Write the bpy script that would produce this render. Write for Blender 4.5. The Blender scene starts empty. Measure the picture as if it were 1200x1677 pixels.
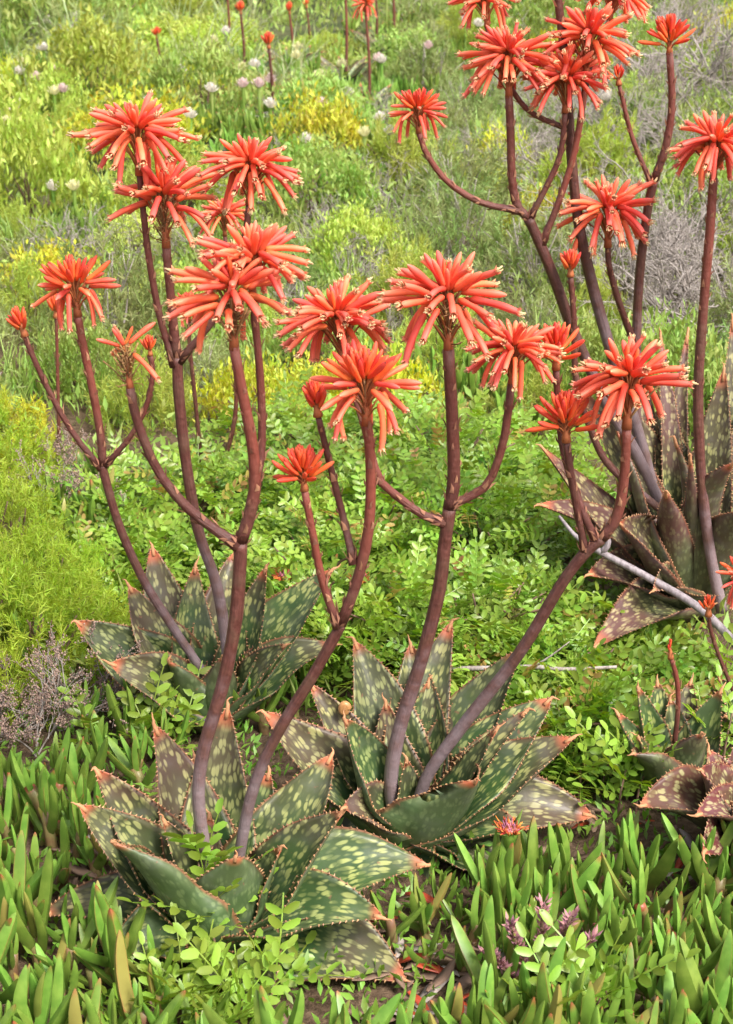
import bpy, math, random
import numpy as np
from mathutils import Vector, Matrix

R = random.Random(7)
NR = np.random.RandomState(11)
sc = bpy.context.scene
COL = sc.collection
rad = math.radians

# ------------------------------------------------------------------ camera
CAM_Z, PITCH, FPX = 1.5, 22.0, 2500.0          # camera height, downward pitch, focal length in photo pixels
cam_d = bpy.data.cameras.new('camera')
cam = bpy.data.objects.new('camera', cam_d)
COL.objects.link(cam)
cam.location = (0, 0, CAM_Z)
cam.rotation_euler = (rad(90 - PITCH), 0, 0)
cam_d.sensor_fit = 'HORIZONTAL'
cam_d.sensor_width = 24.0
cam_d.lens = 50.0
cam_d.clip_end = 400
cam_d.dof.use_dof = True
cam_d.dof.focus_distance = 2.65
cam_d.dof.aperture_fstop = 10.5
sc.camera = cam

# ------------------------------------------------------------------ light
SUN_EL, SUN_AZ = 52.0, 135.0                     # azimuth clockwise from +Y
world = bpy.data.worlds.new('World')
sc.world = world
world.use_nodes = True
wn = world.node_tree
bg = wn.nodes['Background']
sky = wn.nodes.new('ShaderNodeTexSky')
sky.sky_type = 'NISHITA'
sky.sun_disc = False
sky.sun_elevation = rad(SUN_EL)
sky.sun_rotation = rad(SUN_AZ)
sky.dust_density = 4.0
hs = wn.nodes.new('ShaderNodeHueSaturation')     # thin white overcast
hs.inputs['Saturation'].default_value = 0.35
wn.links.new(sky.outputs['Color'], hs.inputs['Color'])
wn.links.new(hs.outputs['Color'], bg.inputs['Color'])
bg.inputs['Strength'].default_value = 0.135
sd = bpy.data.lights.new('sun', 'SUN')
sd.energy = 2.6
sd.angle = rad(15)
sd.color = (1.0, 0.96, 0.90)
sun = bpy.data.objects.new('sun', sd)
COL.objects.link(sun)
_d = Vector((math.sin(rad(SUN_AZ)) * math.cos(rad(SUN_EL)), math.cos(rad(SUN_AZ)) * math.cos(rad(SUN_EL)), math.sin(rad(SUN_EL))))
sun.rotation_euler = _d.to_track_quat('Z', 'Y').to_euler()
sun.location = (0, 0, 6)
sc.view_settings.view_transform = 'Standard'
sc.view_settings.look = 'None'
sc.view_settings.exposure = 1.12
sc.view_settings.gamma = 1.0
sc.cycles.use_denoising = True
sc.cycles.max_bounces = 7
sc.cycles.diffuse_bounces = 3
sc.cycles.glossy_bounces = 2
sc.cycles.transmission_bounces = 4

# ------------------------------------------------------------------ placing helpers
CP, SP = math.cos(rad(PITCH)), math.sin(rad(PITCH))

def ray(px, py):
    u = (px - 600.0) / FPX
    v = (838.5 - py) / FPX
    return Vector((u, CP + SP * v, -SP + CP * v))

def P(px, py, Y):
    """world point standing at distance Y whose bearing from the viewpoint is the photo pixel"""
    d = ray(px, py)
    return Vector((0, 0, CAM_Z)) + d * (Y / d.y)

def gz(x, y):
    z = 0.03 * np.maximum(0, y - 2.6) + 0.07 * np.maximum(0, y - 19) + 0.10 * np.maximum(0, np.abs(x) - 14)
    a = np.clip((y - 1.0) / 9.0, 0.12, 1.0) * 0.11
    z = z + a * (np.sin(1.7 * x + 0.9 * y + 1.0) * 0.5 + np.sin(-1.1 * x + 2.3 * y) * 0.3 + np.sin(4.1 * x + 3.3 * y + 2.0) * 0.16 + np.sin(7.3 * x - 6.1 * y) * 0.08)
    return z

def G(px, py):
    d = ray(px, py)
    t = 1.0
    for _ in range(60):
        p = Vector((0, 0, CAM_Z)) + d * t
        h = p.z - float(gz(np.float64(p.x), np.float64(p.y)))
        t += max(h, -0.3) * 1.2
        if t > 90:
            break
    return Vector((0, 0, CAM_Z)) + d * t

def gpt(x, y):
    return Vector((x, y, float(gz(np.float64(x), np.float64(y)))))

# ------------------------------------------------------------------ mesh helpers
def mesh_from(name, V, F, mats=(), midx=None, uvs=None, smooth=True):
    me = bpy.data.meshes.new(name)
    V = np.asarray(V, dtype=np.float32)
    if isinstance(F, np.ndarray):
        n, k = F.shape
        me.vertices.add(len(V)); me.vertices.foreach_set('co', V.ravel())
        me.loops.add(n * k); me.loops.foreach_set('vertex_index', F.astype(np.int32).ravel())
        me.polygons.add(n)
        me.polygons.foreach_set('loop_start', np.arange(0, n * k, k, dtype=np.int32))
        me.update(calc_edges=True)
    else:
        me.from_pydata(V.tolist(), [], F)
    for m in mats:
        me.materials.append(m)
    npoly = len(me.polygons)
    if midx is not None:
        me.polygons.foreach_set('material_index', np.asarray(midx, dtype=np.int32))
    me.polygons.foreach_set('use_smooth', np.full(npoly, smooth, dtype=bool))
    if uvs:
        li = np.empty(len(me.loops), dtype=np.int32)
        me.loops.foreach_get('vertex_index', li)
        for nm, arr in uvs.items():
            lay = me.uv_layers.new(name=nm)
            lay.data.foreach_set('uv', np.asarray(arr, dtype=np.float32)[li].ravel())
    me.update()
    return me

def obj(name, me, parent=None, loc=None, mat4=None):
    o = bpy.data.objects.new(name, me)
    COL.objects.link(o)
    if parent is not None:
        o.parent = parent
    if mat4 is not None:
        o.matrix_basis = mat4
    elif loc is not None:
        o.location = loc
    return o

def tag(o, label, cat, group=None):
    o['label'] = label
    o['category'] = cat
    if group:
        o['group'] = group
    return o

def thing(name, loc, label, cat, group=None, rz=0.0, s=1.0):
    o = bpy.data.objects.new(name, None)
    COL.objects.link(o)
    o.empty_display_size = 0.05
    o.location = loc
    o.rotation_euler = (0, 0, rz)
    o.scale = (s, s, s)
    return tag(o, label, cat, group)

def catmull(pts, n):
    P_ = [np.array(p, dtype=float) for p in pts]
    P_ = [2 * P_[0] - P_[1]] + P_ + [2 * P_[-1] - P_[-2]]
    segs = len(P_) - 3
    out = []
    for i in range(n):
        f = i / (n - 1) * segs
        k = min(int(f), segs - 1)
        t = f - k
        a, b, c, d = P_[k:k + 4]
        out.append(0.5 * ((2 * b) + (-a + c) * t + (2 * a - 5 * b + 4 * c - d) * t * t + (-a + 3 * b - 3 * c + d) * t ** 3))
    return np.array(out)

class MB:
    """collects shapes into one mesh"""
    def __init__(s):
        s.V, s.F, s.M, s.U, s.n = [], [], [], [], 0
    def add(s, V, F, m=0, uv=None):
        V = np.asarray(V, dtype=float)
        s.V.append(V)
        s.F += [tuple(i + s.n for i in f) for f in F]
        s.M += [m] * len(F)
        s.U.append(np.zeros((len(V), 2)) if uv is None else np.asarray(uv, dtype=float))
        s.n += len(V)
    def tube(s, pts, radii, sides=8, m=0, n=None, cap=True, v0=0.0, v1=1.0):
        pts = [np.array(p, dtype=float) for p in pts]
        if n is None:
            n = max(2, len(pts) * 3) if len(pts) > 2 else 2
        C = catmull(pts, n) if len(pts) > 2 else np.linspace(pts[0], pts[-1], n)
        r = np.interp(np.linspace(0, 1, n), np.linspace(0, 1, len(radii)), radii)
        T = np.gradient(C, axis=0)
        T /= np.linalg.norm(T, axis=1)[:, None] + 1e-12
        ref = np.array([1, 0, 0]) if abs(T[0][0]) < 0.8 else np.array([0, 1, 0])
        V, U = [], []
        A = np.cross(T[0], ref); A /= np.linalg.norm(A)
        for i in range(n):
            A = A - T[i] * A.dot(T[i]); A /= np.linalg.norm(A) + 1e-12
            B = np.cross(T[i], A)
            for k in range(sides):
                a = 2 * math.pi * k / sides
                V.append(C[i] + (A * math.cos(a) + B * math.sin(a)) * r[i])
                U.append((v0 + (v1 - v0) * i / (n - 1), abs(2 * k / sides - 1)))
        F = []
        for i in range(n - 1):
            for k in range(sides):
                k2 = (k + 1) % sides
                F.append((i * sides + k, i * sides + k2, (i + 1) * sides + k2, (i + 1) * sides + k))
        if cap:
            F.append(tuple(range(sides - 1, -1, -1)))
            F.append(tuple((n - 1) * sides + k for k in range(sides)))
        s.add(V, F, m, U)
        return C, T
    def mesh(s, name, mats, smooth=True):
        return mesh_from(name, np.vstack(s.V), s.F, mats, s.M, {'UVMap': np.vstack(s.U)}, smooth)

def stamp(V, F, mats4):
    """many transformed copies of one small template joined together; F is an (m,k) array"""
    V = np.asarray(V); F = np.asarray(F)
    M = np.asarray(mats4)
    K, n = len(M), len(V)
    Vh = np.einsum('kij,nj->kni', M[:, :3, :3], V) + M[:, None, :3, 3]
    Fh = F[None] + (np.arange(K) * n)[:, None, None]
    return Vh.reshape(-1, 3), Fh.reshape(-1, F.shape[1])

def frame(pos, zdir, xhint, s=1.0):
    """4x4 with +Z along zdir and +X close to xhint"""
    z = np.array(zdir, dtype=float); z /= np.linalg.norm(z) + 1e-12
    x = np.array(xhint, dtype=float); x = x - z * x.dot(z)
    if np.linalg.norm(x) < 1e-6:
        x = np.cross(z, (0.3, 0.7, 0.2))
    x /= np.linalg.norm(x)
    y = np.cross(z, x)
    M = np.eye(4)
    M[:3, 0], M[:3, 1], M[:3, 2], M[:3, 3] = x * s, y * s, z * s, pos
    return M

def M4(a):
    return Matrix([[float(v) for v in r] for r in a])

def polar(az, th):
    return np.array((math.cos(az) * math.sin(th), math.sin(az) * math.sin(th), math.cos(th)))

# ------------------------------------------------------------------ materials
class NT:
    def __init__(s, name):
        s.m = bpy.data.materials.new(name); s.m.use_nodes = True
        s.t = s.m.node_tree; s.t.nodes.clear()
        s.out = s.n('OutputMaterial')
    def n(s, typ, **kw):
        nd = s.t.nodes.new('ShaderNode' + typ)
        for k, v in kw.items():
            setattr(nd, k, v)
        return nd
    def l(s, a, b):
        s.t.links.new(a, b)
    def val(s, sock, x):
        if hasattr(x, 'is_linked') or hasattr(x, 'links'):
            s.l(x, sock)
        else:
            sock.default_value = x
    def math(s, op, a, b=None, c=None, clamp=False):
        nd = s.n('Math', operation=op, use_clamp=clamp)
        s.val(nd.inputs[0], a)
        if b is not None: s.val(nd.inputs[1], b)
        if c is not None: s.val(nd.inputs[2], c)
        return nd.outputs[0]
    def ss(s, x, lo, hi):
        nd = s.n('MapRange', interpolation_type='SMOOTHSTEP')
        s.val(nd.inputs[0], x); nd.inputs[1].default_value = lo; nd.inputs[2].default_value = hi
        return nd.outputs[0]
    def mix(s, f, a, b, mode='MIX'):
        nd = s.n('Mix', data_type='RGBA', blend_type=mode)
        s.val(nd.inputs[0], f)
        for i, c in ((6, a), (7, b)):
            if isinstance(c, tuple): c = (c + (1.0,))[:4]
            s.val(nd.inputs[i], c)
        return nd.outputs[2]
    def noise(s, vec=None, scale=5.0, detail=3.0, rough=0.5, out='Fac'):
        nd = s.n('TexNoise')
        nd.inputs['Scale'].default_value = scale; nd.inputs['Detail'].default_value = detail; nd.inputs['Roughness'].default_value = rough
        if vec is not None: s.l(vec, nd.inputs['Vector'])
        return nd.outputs[out]
    def uv(s, name):
        return s.n('UVMap', uv_map=name).outputs[0]
    def sep(s, v):
        nd = s.n('SeparateXYZ'); s.l(v, nd.inputs[0]); return nd.outputs
    def rnd(s):
        return s.n('ObjectInfo').outputs['Random']
    def hsv(s, col, h=0.5, sat=1.0, v=1.0):
        nd = s.n('HueSaturation')
        s.val(nd.inputs['Hue'], h); s.val(nd.inputs['Saturation'], sat); s.val(nd.inputs['Value'], v)
        s.val(nd.inputs['Color'], col if not isinstance(col, tuple) else (col + (1.0,))[:4])
        return nd.outputs[0]
    def bump(s, h, strength=0.3, dist=0.002):
        nd = s.n('Bump'); nd.inputs['Strength'].default_value = strength; nd.inputs['Distance'].default_value = dist
        s.l(h, nd.inputs['Height']); return nd.outputs[0]
    def fin(s, col, rough=0.5, spec=0.5, trans=0.0, tcol=None, normal=None, sheen=0.0, coat=0.0):
        b = s.n('BsdfPrincipled')
        s.val(b.inputs['Base Color'], col if not isinstance(col, tuple) else (col + (1.0,))[:4])
        s.val(b.inputs['Roughness'], rough)
        s.val(b.inputs['Specular IOR Level'], spec)
        if coat: b.inputs['Coat Weight'].default_value = coat; b.inputs['Coat Roughness'].default_value = 0.35
        if normal is not None: s.l(normal, b.inputs['Normal'])
        sh = b.outputs[0]
        if trans > 0:
            t = s.n('BsdfTranslucent')
            s.val(t.inputs[0], tcol if tcol is not None else (col if not isinstance(col, tuple) else (col + (1.0,))[:4]))
            mx = s.n('MixShader'); mx.inputs[0].default_value = trans
            s.l(sh, mx.inputs[1]); s.l(t.outputs[0], mx.inputs[2]); sh = mx.outputs[0]
        s.l(sh, s.out.inputs[0])
        return s.m

def var(n, lo, hi, x=None):
    nd = n.n('MapRange'); n.l(x if x is not None else n.rnd(), nd.inputs[0]); nd.inputs[3].default_value = lo; nd.inputs[4].default_value = hi
    return nd.outputs[0]

def foliage_mat(name, col, col2, dh=0.02, dv=0.35, trans=0.35, rough=0.45, spec=0.4, scale=9.0, vary=True):
    """leaf colour: blotchy between two tones in object space, a touch different on every object"""
    n = NT(name)
    geo = n.n('NewGeometry')
    nz = n.noise(geo.outputs['Position'], scale, 2.0)
    isl = geo.outputs['Random Per Island']
    c = n.mix(n.ss(nz, 0.35, 0.65), col, col2)
    r = n.rnd()
    h = n.math('ADD', var(n, 0.5 - dh, 0.5 + dh, isl), n.math('MULTIPLY', n.math('SUBTRACT', r, 0.5), dh))
    v = n.math('MULTIPLY', var(n, 1 - dv, 1 + dv, isl), var(n, 0.85, 1.15, r))
    c = n.hsv(c, h, 1.0, v)
    t = n.hsv(c, 0.49, 1.1, 1.5)
    return n.fin(c, rough, spec, trans, t)

def aloe_leaf_mat(name, upper=True, red=0.0):
    n = NT(name)
    uv = n.uv('UVMap'); s2 = n.sep(n.uv('Shape'))       # UVMap in metres, Shape = (position along leaf, across -1..1 -> 0..1)
    s, a = s2[0], n.math('ABSOLUTE', n.math('SUBTRACT', n.math('MULTIPLY', s2[1], 2.0), 1.0))
    xy = n.sep(uv)
    wob = n.noise(uv, 26.0, 2.0)
    mp = n.n('CombineXYZ')
    n.l(n.math('ADD', n.math('MULTIPLY', xy[0], 150.0), n.math('MULTIPLY', wob, 1.6)), mp.inputs[0])
    n.l(n.math('ADD', n.math('MULTIPLY', xy[1], 56.0), n.math('MULTIPLY', wob, 1.1)), mp.inputs[1])
    vo = n.n('TexVoronoi'); vo.inputs['Scale'].default_value = 1.0; vo.inputs['Randomness'].default_value = 0.75
    n.l(mp.outputs[0], vo.inputs['Vector'])
    csep = n.n('SeparateColor'); n.l(vo.outputs['Color'], csep.inputs[0])
    thr = var(n, 0.38, 0.60, csep.outputs[0])
    spot = n.math('SUBTRACT', 1.0, n.ss(n.math('SUBTRACT', vo.outputs['Distance'], thr), -0.16, 0.10))
    nb = n.noise(uv, 15.0, 2.0)
    band = n.math('SINE', n.math('ADD', n.math('MULTIPLY', xy[1], 2 * math.pi / 0.042), n.math('MULTIPLY', nb, 12.0)))
    band = n.math('ADD', n.math('MULTIPLY', n.ss(band, -0.8, 0.1), .72), .28)
    spot = n.math('MULTIPLY', spot, band)
    spot = n.math('MULTIPLY', spot, n.math('SUBTRACT', 1.0, n.ss(s, 0.86, 0.97)))
    big = n.noise(uv, 9.0, 3.0)
    if upper:
        spot = n.math('MULTIPLY', spot, 0.95)
        green = n.mix(n.ss(nb, 0.35, 0.65), (0.030, 0.074, 0.022), (0.056, 0.110, 0.033))
        sc_ = n.mix(n.ss(big, 0.4, 0.65), (0.31, 0.35, 0.11), (0.22, 0.29, 0.10))
    else:
        spot = n.math('MULTIPLY', spot, 0.42)
        green = n.mix(n.ss(nb, 0.35, 0.65), (0.055, 0.10, 0.035), (0.085, 0.13, 0.05))
        sc_ = (0.20, 0.27, 0.11)
    brown = (0.105, 0.05, 0.042) if red < .5 else (0.12, 0.032, 0.032)
    redf = n.math('ADD', n.ss(n.math('ADD', n.math('MULTIPLY', s, 0.75), n.math('MULTIPLY', big, 0.9)), 0.62, 1.15), 0.0, clamp=True)
    redf = n.math('ADD', redf, n.math('MULTIPLY', n.ss(a, 0.72, 0.98), 0.5), clamp=True)
    redf = n.math('ADD', n.math('MULTIPLY', redf, var(n, 0.15, 0.85), clamp=True), red * .8, clamp=True)
    c = n.mix(redf, green, brown)
    spc = n.mix(n.math('MULTIPLY', redf, 0.55), sc_, (0.36, 0.20, 0.15)) if not isinstance(sc_, tuple) else n.mix(n.math('MULTIPLY', redf, 0.55), sc_, (0.30, 0.19, 0.12))
    c = n.mix(spot, c, spc)
    # waxy bloom in patches
    bl = n.ss(n.noise(uv, 21.0, 4.0, 0.6), 0.45, 0.75)
    c = n.mix(n.math('MULTIPLY', bl, 0.13), c, (0.26, 0.24, 0.27))
    # scars
    sc2 = n.ss(n.noise(uv, 70.0, 2.0), 0.69, 0.74)
    c = n.mix(n.math('MULTIPLY', sc2, 0.6), c, (0.22, 0.10, 0.06))
    # red-brown rim and dry orange tip
    c = n.mix(n.math('MULTIPLY', n.ss(a, 0.92, 0.99), 0.65), c, (0.30, 0.095, 0.05))
    tn = n.math('ADD', s, n.math('MULTIPLY', n.math('SUBTRACT', big, 0.5), 0.16))
    c = n.mix(n.ss(tn, 0.895, 0.985), c, (0.46, 0.125, 0.06))
    c = n.mix(n.ss(s, 0.965, 1.0), c, (0.55, 0.30, 0.17))
    rg = var(n, 0.34, 0.55, big)
    h = n.math('ADD', n.math('MULTIPLY', spot, 0.5), n.noise(uv, 120.0, 2.0))
    return n.fin(c, rg, 0.32, 0.05, None, n.bump(h, 0.25, 0.0015))

def stalk_mat():
    n = NT('aloe_stalk')
    s = n.sep(n.uv('UVMap'))[0]
    geo = n.n('NewGeometry').outputs['Position']
    nz = n.noise(geo, 30.0, 3.0)
    mp = n.n('Mapping'); mp.inputs['Scale'].default_value = (26, 9, 1); n.l(n.uv('UVMap'), mp.inputs[0])
    st = n.math('ADD', n.math('MULTIPLY', n.noise(mp.outputs[0], 1.0, 4.0, .65), .6), n.math('MULTIPLY', n.noise(geo, 110.0, 3.0), .4))
    c = n.mix(n.ss(st, 0.35, 0.7), (0.070, 0.021, 0.016), (0.130, 0.045, 0.034))
    c = n.mix(n.math('MULTIPLY', n.ss(nz, 0.45, 0.7), 0.35), c, (0.13, 0.075, 0.045))
    c = n.mix(n.math('MULTIPLY', n.ss(s, .55, .8), var(n, 0.1, 0.8)), c, (0.185, 0.042, 0.026))
    bloom = n.math('MULTIPLY', n.ss(n.math('ADD', s, n.math('MULTIPLY', n.math('SUBTRACT', nz, 0.5), 0.5)), 0.38, 0.04), 0.8)
    c = n.mix(bloom, c, (0.235, 0.185, 0.195))
    c = n.hsv(c, 0.5, 1.0, var(n, 0.85, 1.2))
    return n.fin(c, var(n, 0.35, 0.65, nz), 0.4, normal=n.bump(n.math('ADD', st, nz), 0.8, 0.004))

def grey_stalk_mat(name, c1, c2):
    n = NT(name)
    geo = n.n('NewGeometry').outputs['Position']
    mp = n.n('Mapping'); mp.inputs['Scale'].default_value = (150, 150, 14); n.l(geo, mp.inputs[0])
    st = n.noise(mp.outputs[0], 1.0, 4.0, 0.65)
    c = n.mix(n.ss(st, 0.3, 0.7), c1, c2)
    return n.fin(c, 0.6, 0.3, normal=n.bump(st, 0.4, 0.002))

def floret_mat(name, base, mid, tip, tipc, red=1.0):
    n = NT(name)
    xy = n.sep(n.uv('UVMap'))
    v = xy[0]
    geo = n.n('NewGeometry').outputs['Position']
    c = n.mix(n.ss(v, 0.0, 0.35), base, mid)
    c = n.mix(n.ss(v, 0.55, 0.95), c, tip)
    rib = n.math('SINE', n.math('MULTIPLY', xy[1], 19.0))
    c = n.mix(n.math('MULTIPLY', n.ss(rib, 0.4, 1.0), 0.22), c, (0.82, 0.20, 0.12))
    c = n.mix(n.ss(v, 0.955, 1.0), c, tipc)
    c = n.hsv(c, var(n, 0.49, 0.512), 1.0, var(n, 0.88, 1.12))
    return n.fin(c, 0.5, 0.3, 0.25, n.hsv(c, 0.5, 1.05, 1.3))

def plain(name, col, rough=0.6, spec=0.3, trans=0.0, dv=0.2, dh=0.01, island=True, scale=40.0):
    n = NT(name)
    geo = n.n('NewGeometry')
    nz = n.noise(geo.outputs['Position'], scale, 3.0)
    x = geo.outputs['Random Per Island'] if island else n.rnd()
    c = n.hsv(col, var(n, 0.5 - dh, 0.5 + dh, x), 1.0, n.math('MULTIPLY', var(n, 1 - dv, 1 + dv, x), var(n, 0.7, 1.3, nz)))
    return n.fin(c, rough, spec, trans)

MAT = {}
MAT['leaf_up'] = aloe_leaf_mat('aloe_leaf_upper', True)
MAT['leaf_dn'] = aloe_leaf_mat('aloe_leaf_under', False)
MAT['leaf_up_red'] = aloe_leaf_mat('aloe_leaf_upper_reddened', True, 0.75)
MAT['leaf_dn_red'] = aloe_leaf_mat('aloe_leaf_under_reddened', False, 0.5)
MAT['leaf_up_dark'] = aloe_leaf_mat('aloe_leaf_upper_dusky', True, 0.42)
MAT['leaf_dn_dark'] = aloe_leaf_mat('aloe_leaf_under_dusky', False, 0.4)
MAT['tooth'] = plain('leaf_tooth', (0.38, 0.20, 0.10), 0.5, 0.4, 0.1, 0.3)
MAT['drytip'] = plain('dry_leaf_tip', (0.50, 0.24, 0.12), 0.7, 0.2, 0.15, 0.3)
MAT['stalk'] = stalk_mat()
MAT['greystalk'] = grey_stalk_mat('grey_dry_stalk', (0.15, 0.12, 0.125), (0.29, 0.25, 0.26))
MAT['bract'] = plain('papery_bract', (0.40, 0.19, 0.12), 0.7, 0.2, 0.3, 0.35)
MAT['pedicel'] = plain('pedicel', (0.42, 0.13, 0.05), 0.6, 0.3, 0.15, 0.3)
MAT['pedicel_dry'] = plain('dry_pedicel', (0.36, 0.20, 0.085), 0.7, 0.2, 0.15, 0.4)
MAT['floret'] = floret_mat('aloe_floret', (0.68, 0.12, 0.04), (0.86, 0.145, 0.078), (0.87, 0.225, 0.145), (0.86, 0.46, 0.27))
MAT['bud'] = floret_mat('aloe_bud', (0.78, 0.18, 0.04), (0.82, 0.12, 0.042), (0.70, 0.10, 0.055), (0.16, 0.055, 0.035))
MAT['anther'] = plain('anther', (0.80, 0.58, 0.30), 0.6, 0.3, 0.1, 0.2)
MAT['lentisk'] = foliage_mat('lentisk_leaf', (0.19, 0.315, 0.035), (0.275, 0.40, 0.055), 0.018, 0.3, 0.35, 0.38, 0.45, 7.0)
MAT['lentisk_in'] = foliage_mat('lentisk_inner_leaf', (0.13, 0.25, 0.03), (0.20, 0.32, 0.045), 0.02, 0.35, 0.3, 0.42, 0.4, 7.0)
MAT['feather'] = foliage_mat('feathery_foliage', (0.32, 0.41, 0.065), (0.45, 0.50, 0.11), 0.02, 0.3, 0.35, 0.5, 0.3, 5.0)
MAT['lime'] = foliage_mat('lime_feathery_foliage', (0.29, 0.42, 0.04), (0.40, 0.50, 0.06), 0.02, 0.3, 0.35, 0.5, 0.3, 7.0)
MAT['feather_yel'] = foliage_mat('feathery_foliage_yellowed', (0.52, 0.48, 0.05), (0.42, 0.46, 0.055), 0.03, 0.3, 0.35, 0.5, 0.3, 6.0)
MAT['small'] = foliage_mat('small_leaf_foliage', (0.22, 0.33, 0.065), (0.36, 0.44, 0.12), 0.025, 0.35, 0.35, 0.5, 0.3, 4.0)
MAT['olive'] = foliage_mat('olive_foliage', (0.20, 0.27, 0.075), (0.32, 0.35, 0.14), 0.03, 0.4, 0.3, 0.55, 0.25, 4.0)
MAT['grass'] = foliage_mat('grass_blade', (0.22, 0.33, 0.06), (0.36, 0.42, 0.13), 0.03, 0.35, 0.35, 0.5, 0.3, 4.0)
MAT['palegrass'] = foliage_mat('pale_grass_blade', (0.34, 0.38, 0.17), (0.30, 0.33, 0.17), 0.03, 0.3, 0.3, 0.5, 0.3, 4.0)
MAT['twig'] = grey_stalk_mat('dry_twig', (0.20, 0.16, 0.14), (0.42, 0.37, 0.335))
MAT['stem'] = grey_stalk_mat('shrub_stem', (0.10, 0.06, 0.04), (0.20, 0.12, 0.08))
MAT['seed'] = plain('dry_seed_head', (0.32, 0.215, 0.17), 0.8, 0.2, 0.1, 0.4)
MAT['petal_white'] = plain('pale_petal', (0.80, 0.74, 0.66), 0.6, 0.3, 0.35, 0.08, 0.01)
MAT['petal_pink'] = plain('pink_petal', (0.80, 0.62, 0.60), 0.6, 0.3, 0.35, 0.12, 0.01)
MAT['petal_yel'] = plain('cream_petal', (0.80, 0.76, 0.45), 0.6, 0.3, 0.35, 0.08, 0.01)
MAT['mauve'] = plain('mauve_floret', (0.42, 0.20, 0.22), 0.7, 0.2, 0.2, 0.4, 0.03)
MAT['spent'] = plain('spent_petal', (0.62, 0.15, 0.05), 0.7, 0.2, 0.2, 0.4, 0.03)
MAT['spentpink'] = plain('spent_stamen', (0.60, 0.20, 0.28), 0.7, 0.2, 0.2, 0.4, 0.03)
MAT['deadred'] = plain('dead_red_leaf', (0.42, 0.055, 0.025), 0.45, 0.5, 0.1, 0.4, 0.02)
MAT['deadbrown'] = plain('dead_brown_leaf', (0.22, 0.14, 0.10), 0.8, 0.2, 0.1, 0.5, 0.02)
MAT['deadgrey'] = plain('dead_grey_leaf', (0.36, 0.30, 0.27), 0.75, 0.25, 0.1, 0.4, 0.02)
MAT['snail'] = plain('snail_shell', (0.40, 0.19, 0.07), 0.4, 0.5, 0.0, 0.1)

def ice_mat(name, c1, c2):
    n = NT(name)
    xy = n.sep(n.uv('UVMap'))
    geo = n.n('NewGeometry').outputs['Position']
    nz = n.noise(geo, 40.0, 3.0)
    c = n.mix(n.ss(nz, 0.35, 0.7), c1, c2)
    c = n.mix(n.math('MULTIPLY', n.ss(xy[0], 0.3, 0.0), 0.6), c, (0.24, 0.33, 0.07))
    r = n.rnd()
    c = n.hsv(c, var(n, 0.478, 0.51, r), 1.0, var(n, 0.75, 1.2, r))
    c = n.mix(n.math('MULTIPLY', n.ss(n.math('FRACT', n.math('MULTIPLY', r, 13.7)), .90, .97), .75), c, (0.30, 0.22, 0.06))   # a few yellowing
    # some leaves blush red at tip and along the keel
    blush = n.math('MULTIPLY', n.ss(xy[0], 0.90, 1.0), n.ss(n.math('FRACT', n.math('MULTIPLY', r, 7.3)), 0.55, 0.95))
    c = n.mix(n.math('MULTIPLY', blush, 0.85), c, (0.34, 0.07, 0.04))
    keel = n.math('MULTIPLY', n.ss(xy[1], 0.85, 1.0), n.ss(n.math('FRACT', n.math('MULTIPLY', r, 3.7)), 0.6, 0.9))
    c = n.mix(n.math('MULTIPLY', keel, 0.5), c, (0.30, 0.09, 0.04))
    return n.fin(c, 0.42, 0.45, 0.12, n.hsv(c, 0.49, 1.1, 1.5), n.bump(n.noise(geo, 400.0, 2.0), 0.15, 0.0008))
MAT['ice'] = ice_mat('ice_plant_leaf', (0.12, 0.24, 0.03), (0.20, 0.33, 0.05))
MAT['icestem'] = ice_mat('ice_plant_stem', (0.25, 0.22, 0.08), (0.22, 0.12, 0.06))

def ground_mat():
    n = NT('ground_soil')
    geo = n.n('NewGeometry').outputs['Position']
    a = n.noise(geo, 3.0, 6.0, 0.65); b = n.noise(geo, 60.0, 5.0, 0.7); d = n.noise(geo, 0.7, 4.0)
    c = n.mix(n.ss(b, 0.3, 0.7), (0.075, 0.047, 0.03), (0.19, 0.125, 0.08))
    y = n.sep(geo)[1]
    far = n.ss(y, 3.0, 9.0)
    green = n.mix(n.ss(a, 0.4, 0.65), (0.055, 0.07, 0.025), (0.11, 0.11, 0.05))
    c = n.mix(n.math('MULTIPLY', far, n.ss(d, 0.2, 0.55)), c, green)
    return n.fin(c, 0.9, 0.15, normal=n.bump(b, 0.8, 0.02))
MAT['ground'] = ground_mat()

# ------------------------------------------------------------------ ground
xs = np.concatenate([np.linspace(-70, -6, 28), np.linspace(-5.5, 5.5, 111), np.linspace(6, 70, 28)])
ys = np.concatenate([np.linspace(-12, 0.5, 12), np.linspace(0.7, 8, 92), np.linspace(8.3, 30, 64), np.linspace(31, 120, 40)])
XX, YY = np.meshgrid(xs, ys)
ZZ = gz(XX, YY) + np.where((YY < 4) & (YY > 0.6), NR.uniform(-0.006, 0.006, XX.shape), 0)
GV = np.stack([XX, YY, ZZ], -1).reshape(-1, 3)
nx, ny = len(xs), len(ys)
ii = (np.arange(ny - 1)[:, None] * nx + np.arange(nx - 1)[None]).ravel()
GF = np.stack([ii, ii + 1, ii + nx + 1, ii + nx], 1)
g = obj('ground', mesh_from('ground', GV, GF, [MAT['ground']]))
g['kind'] = 'structure'

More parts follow.
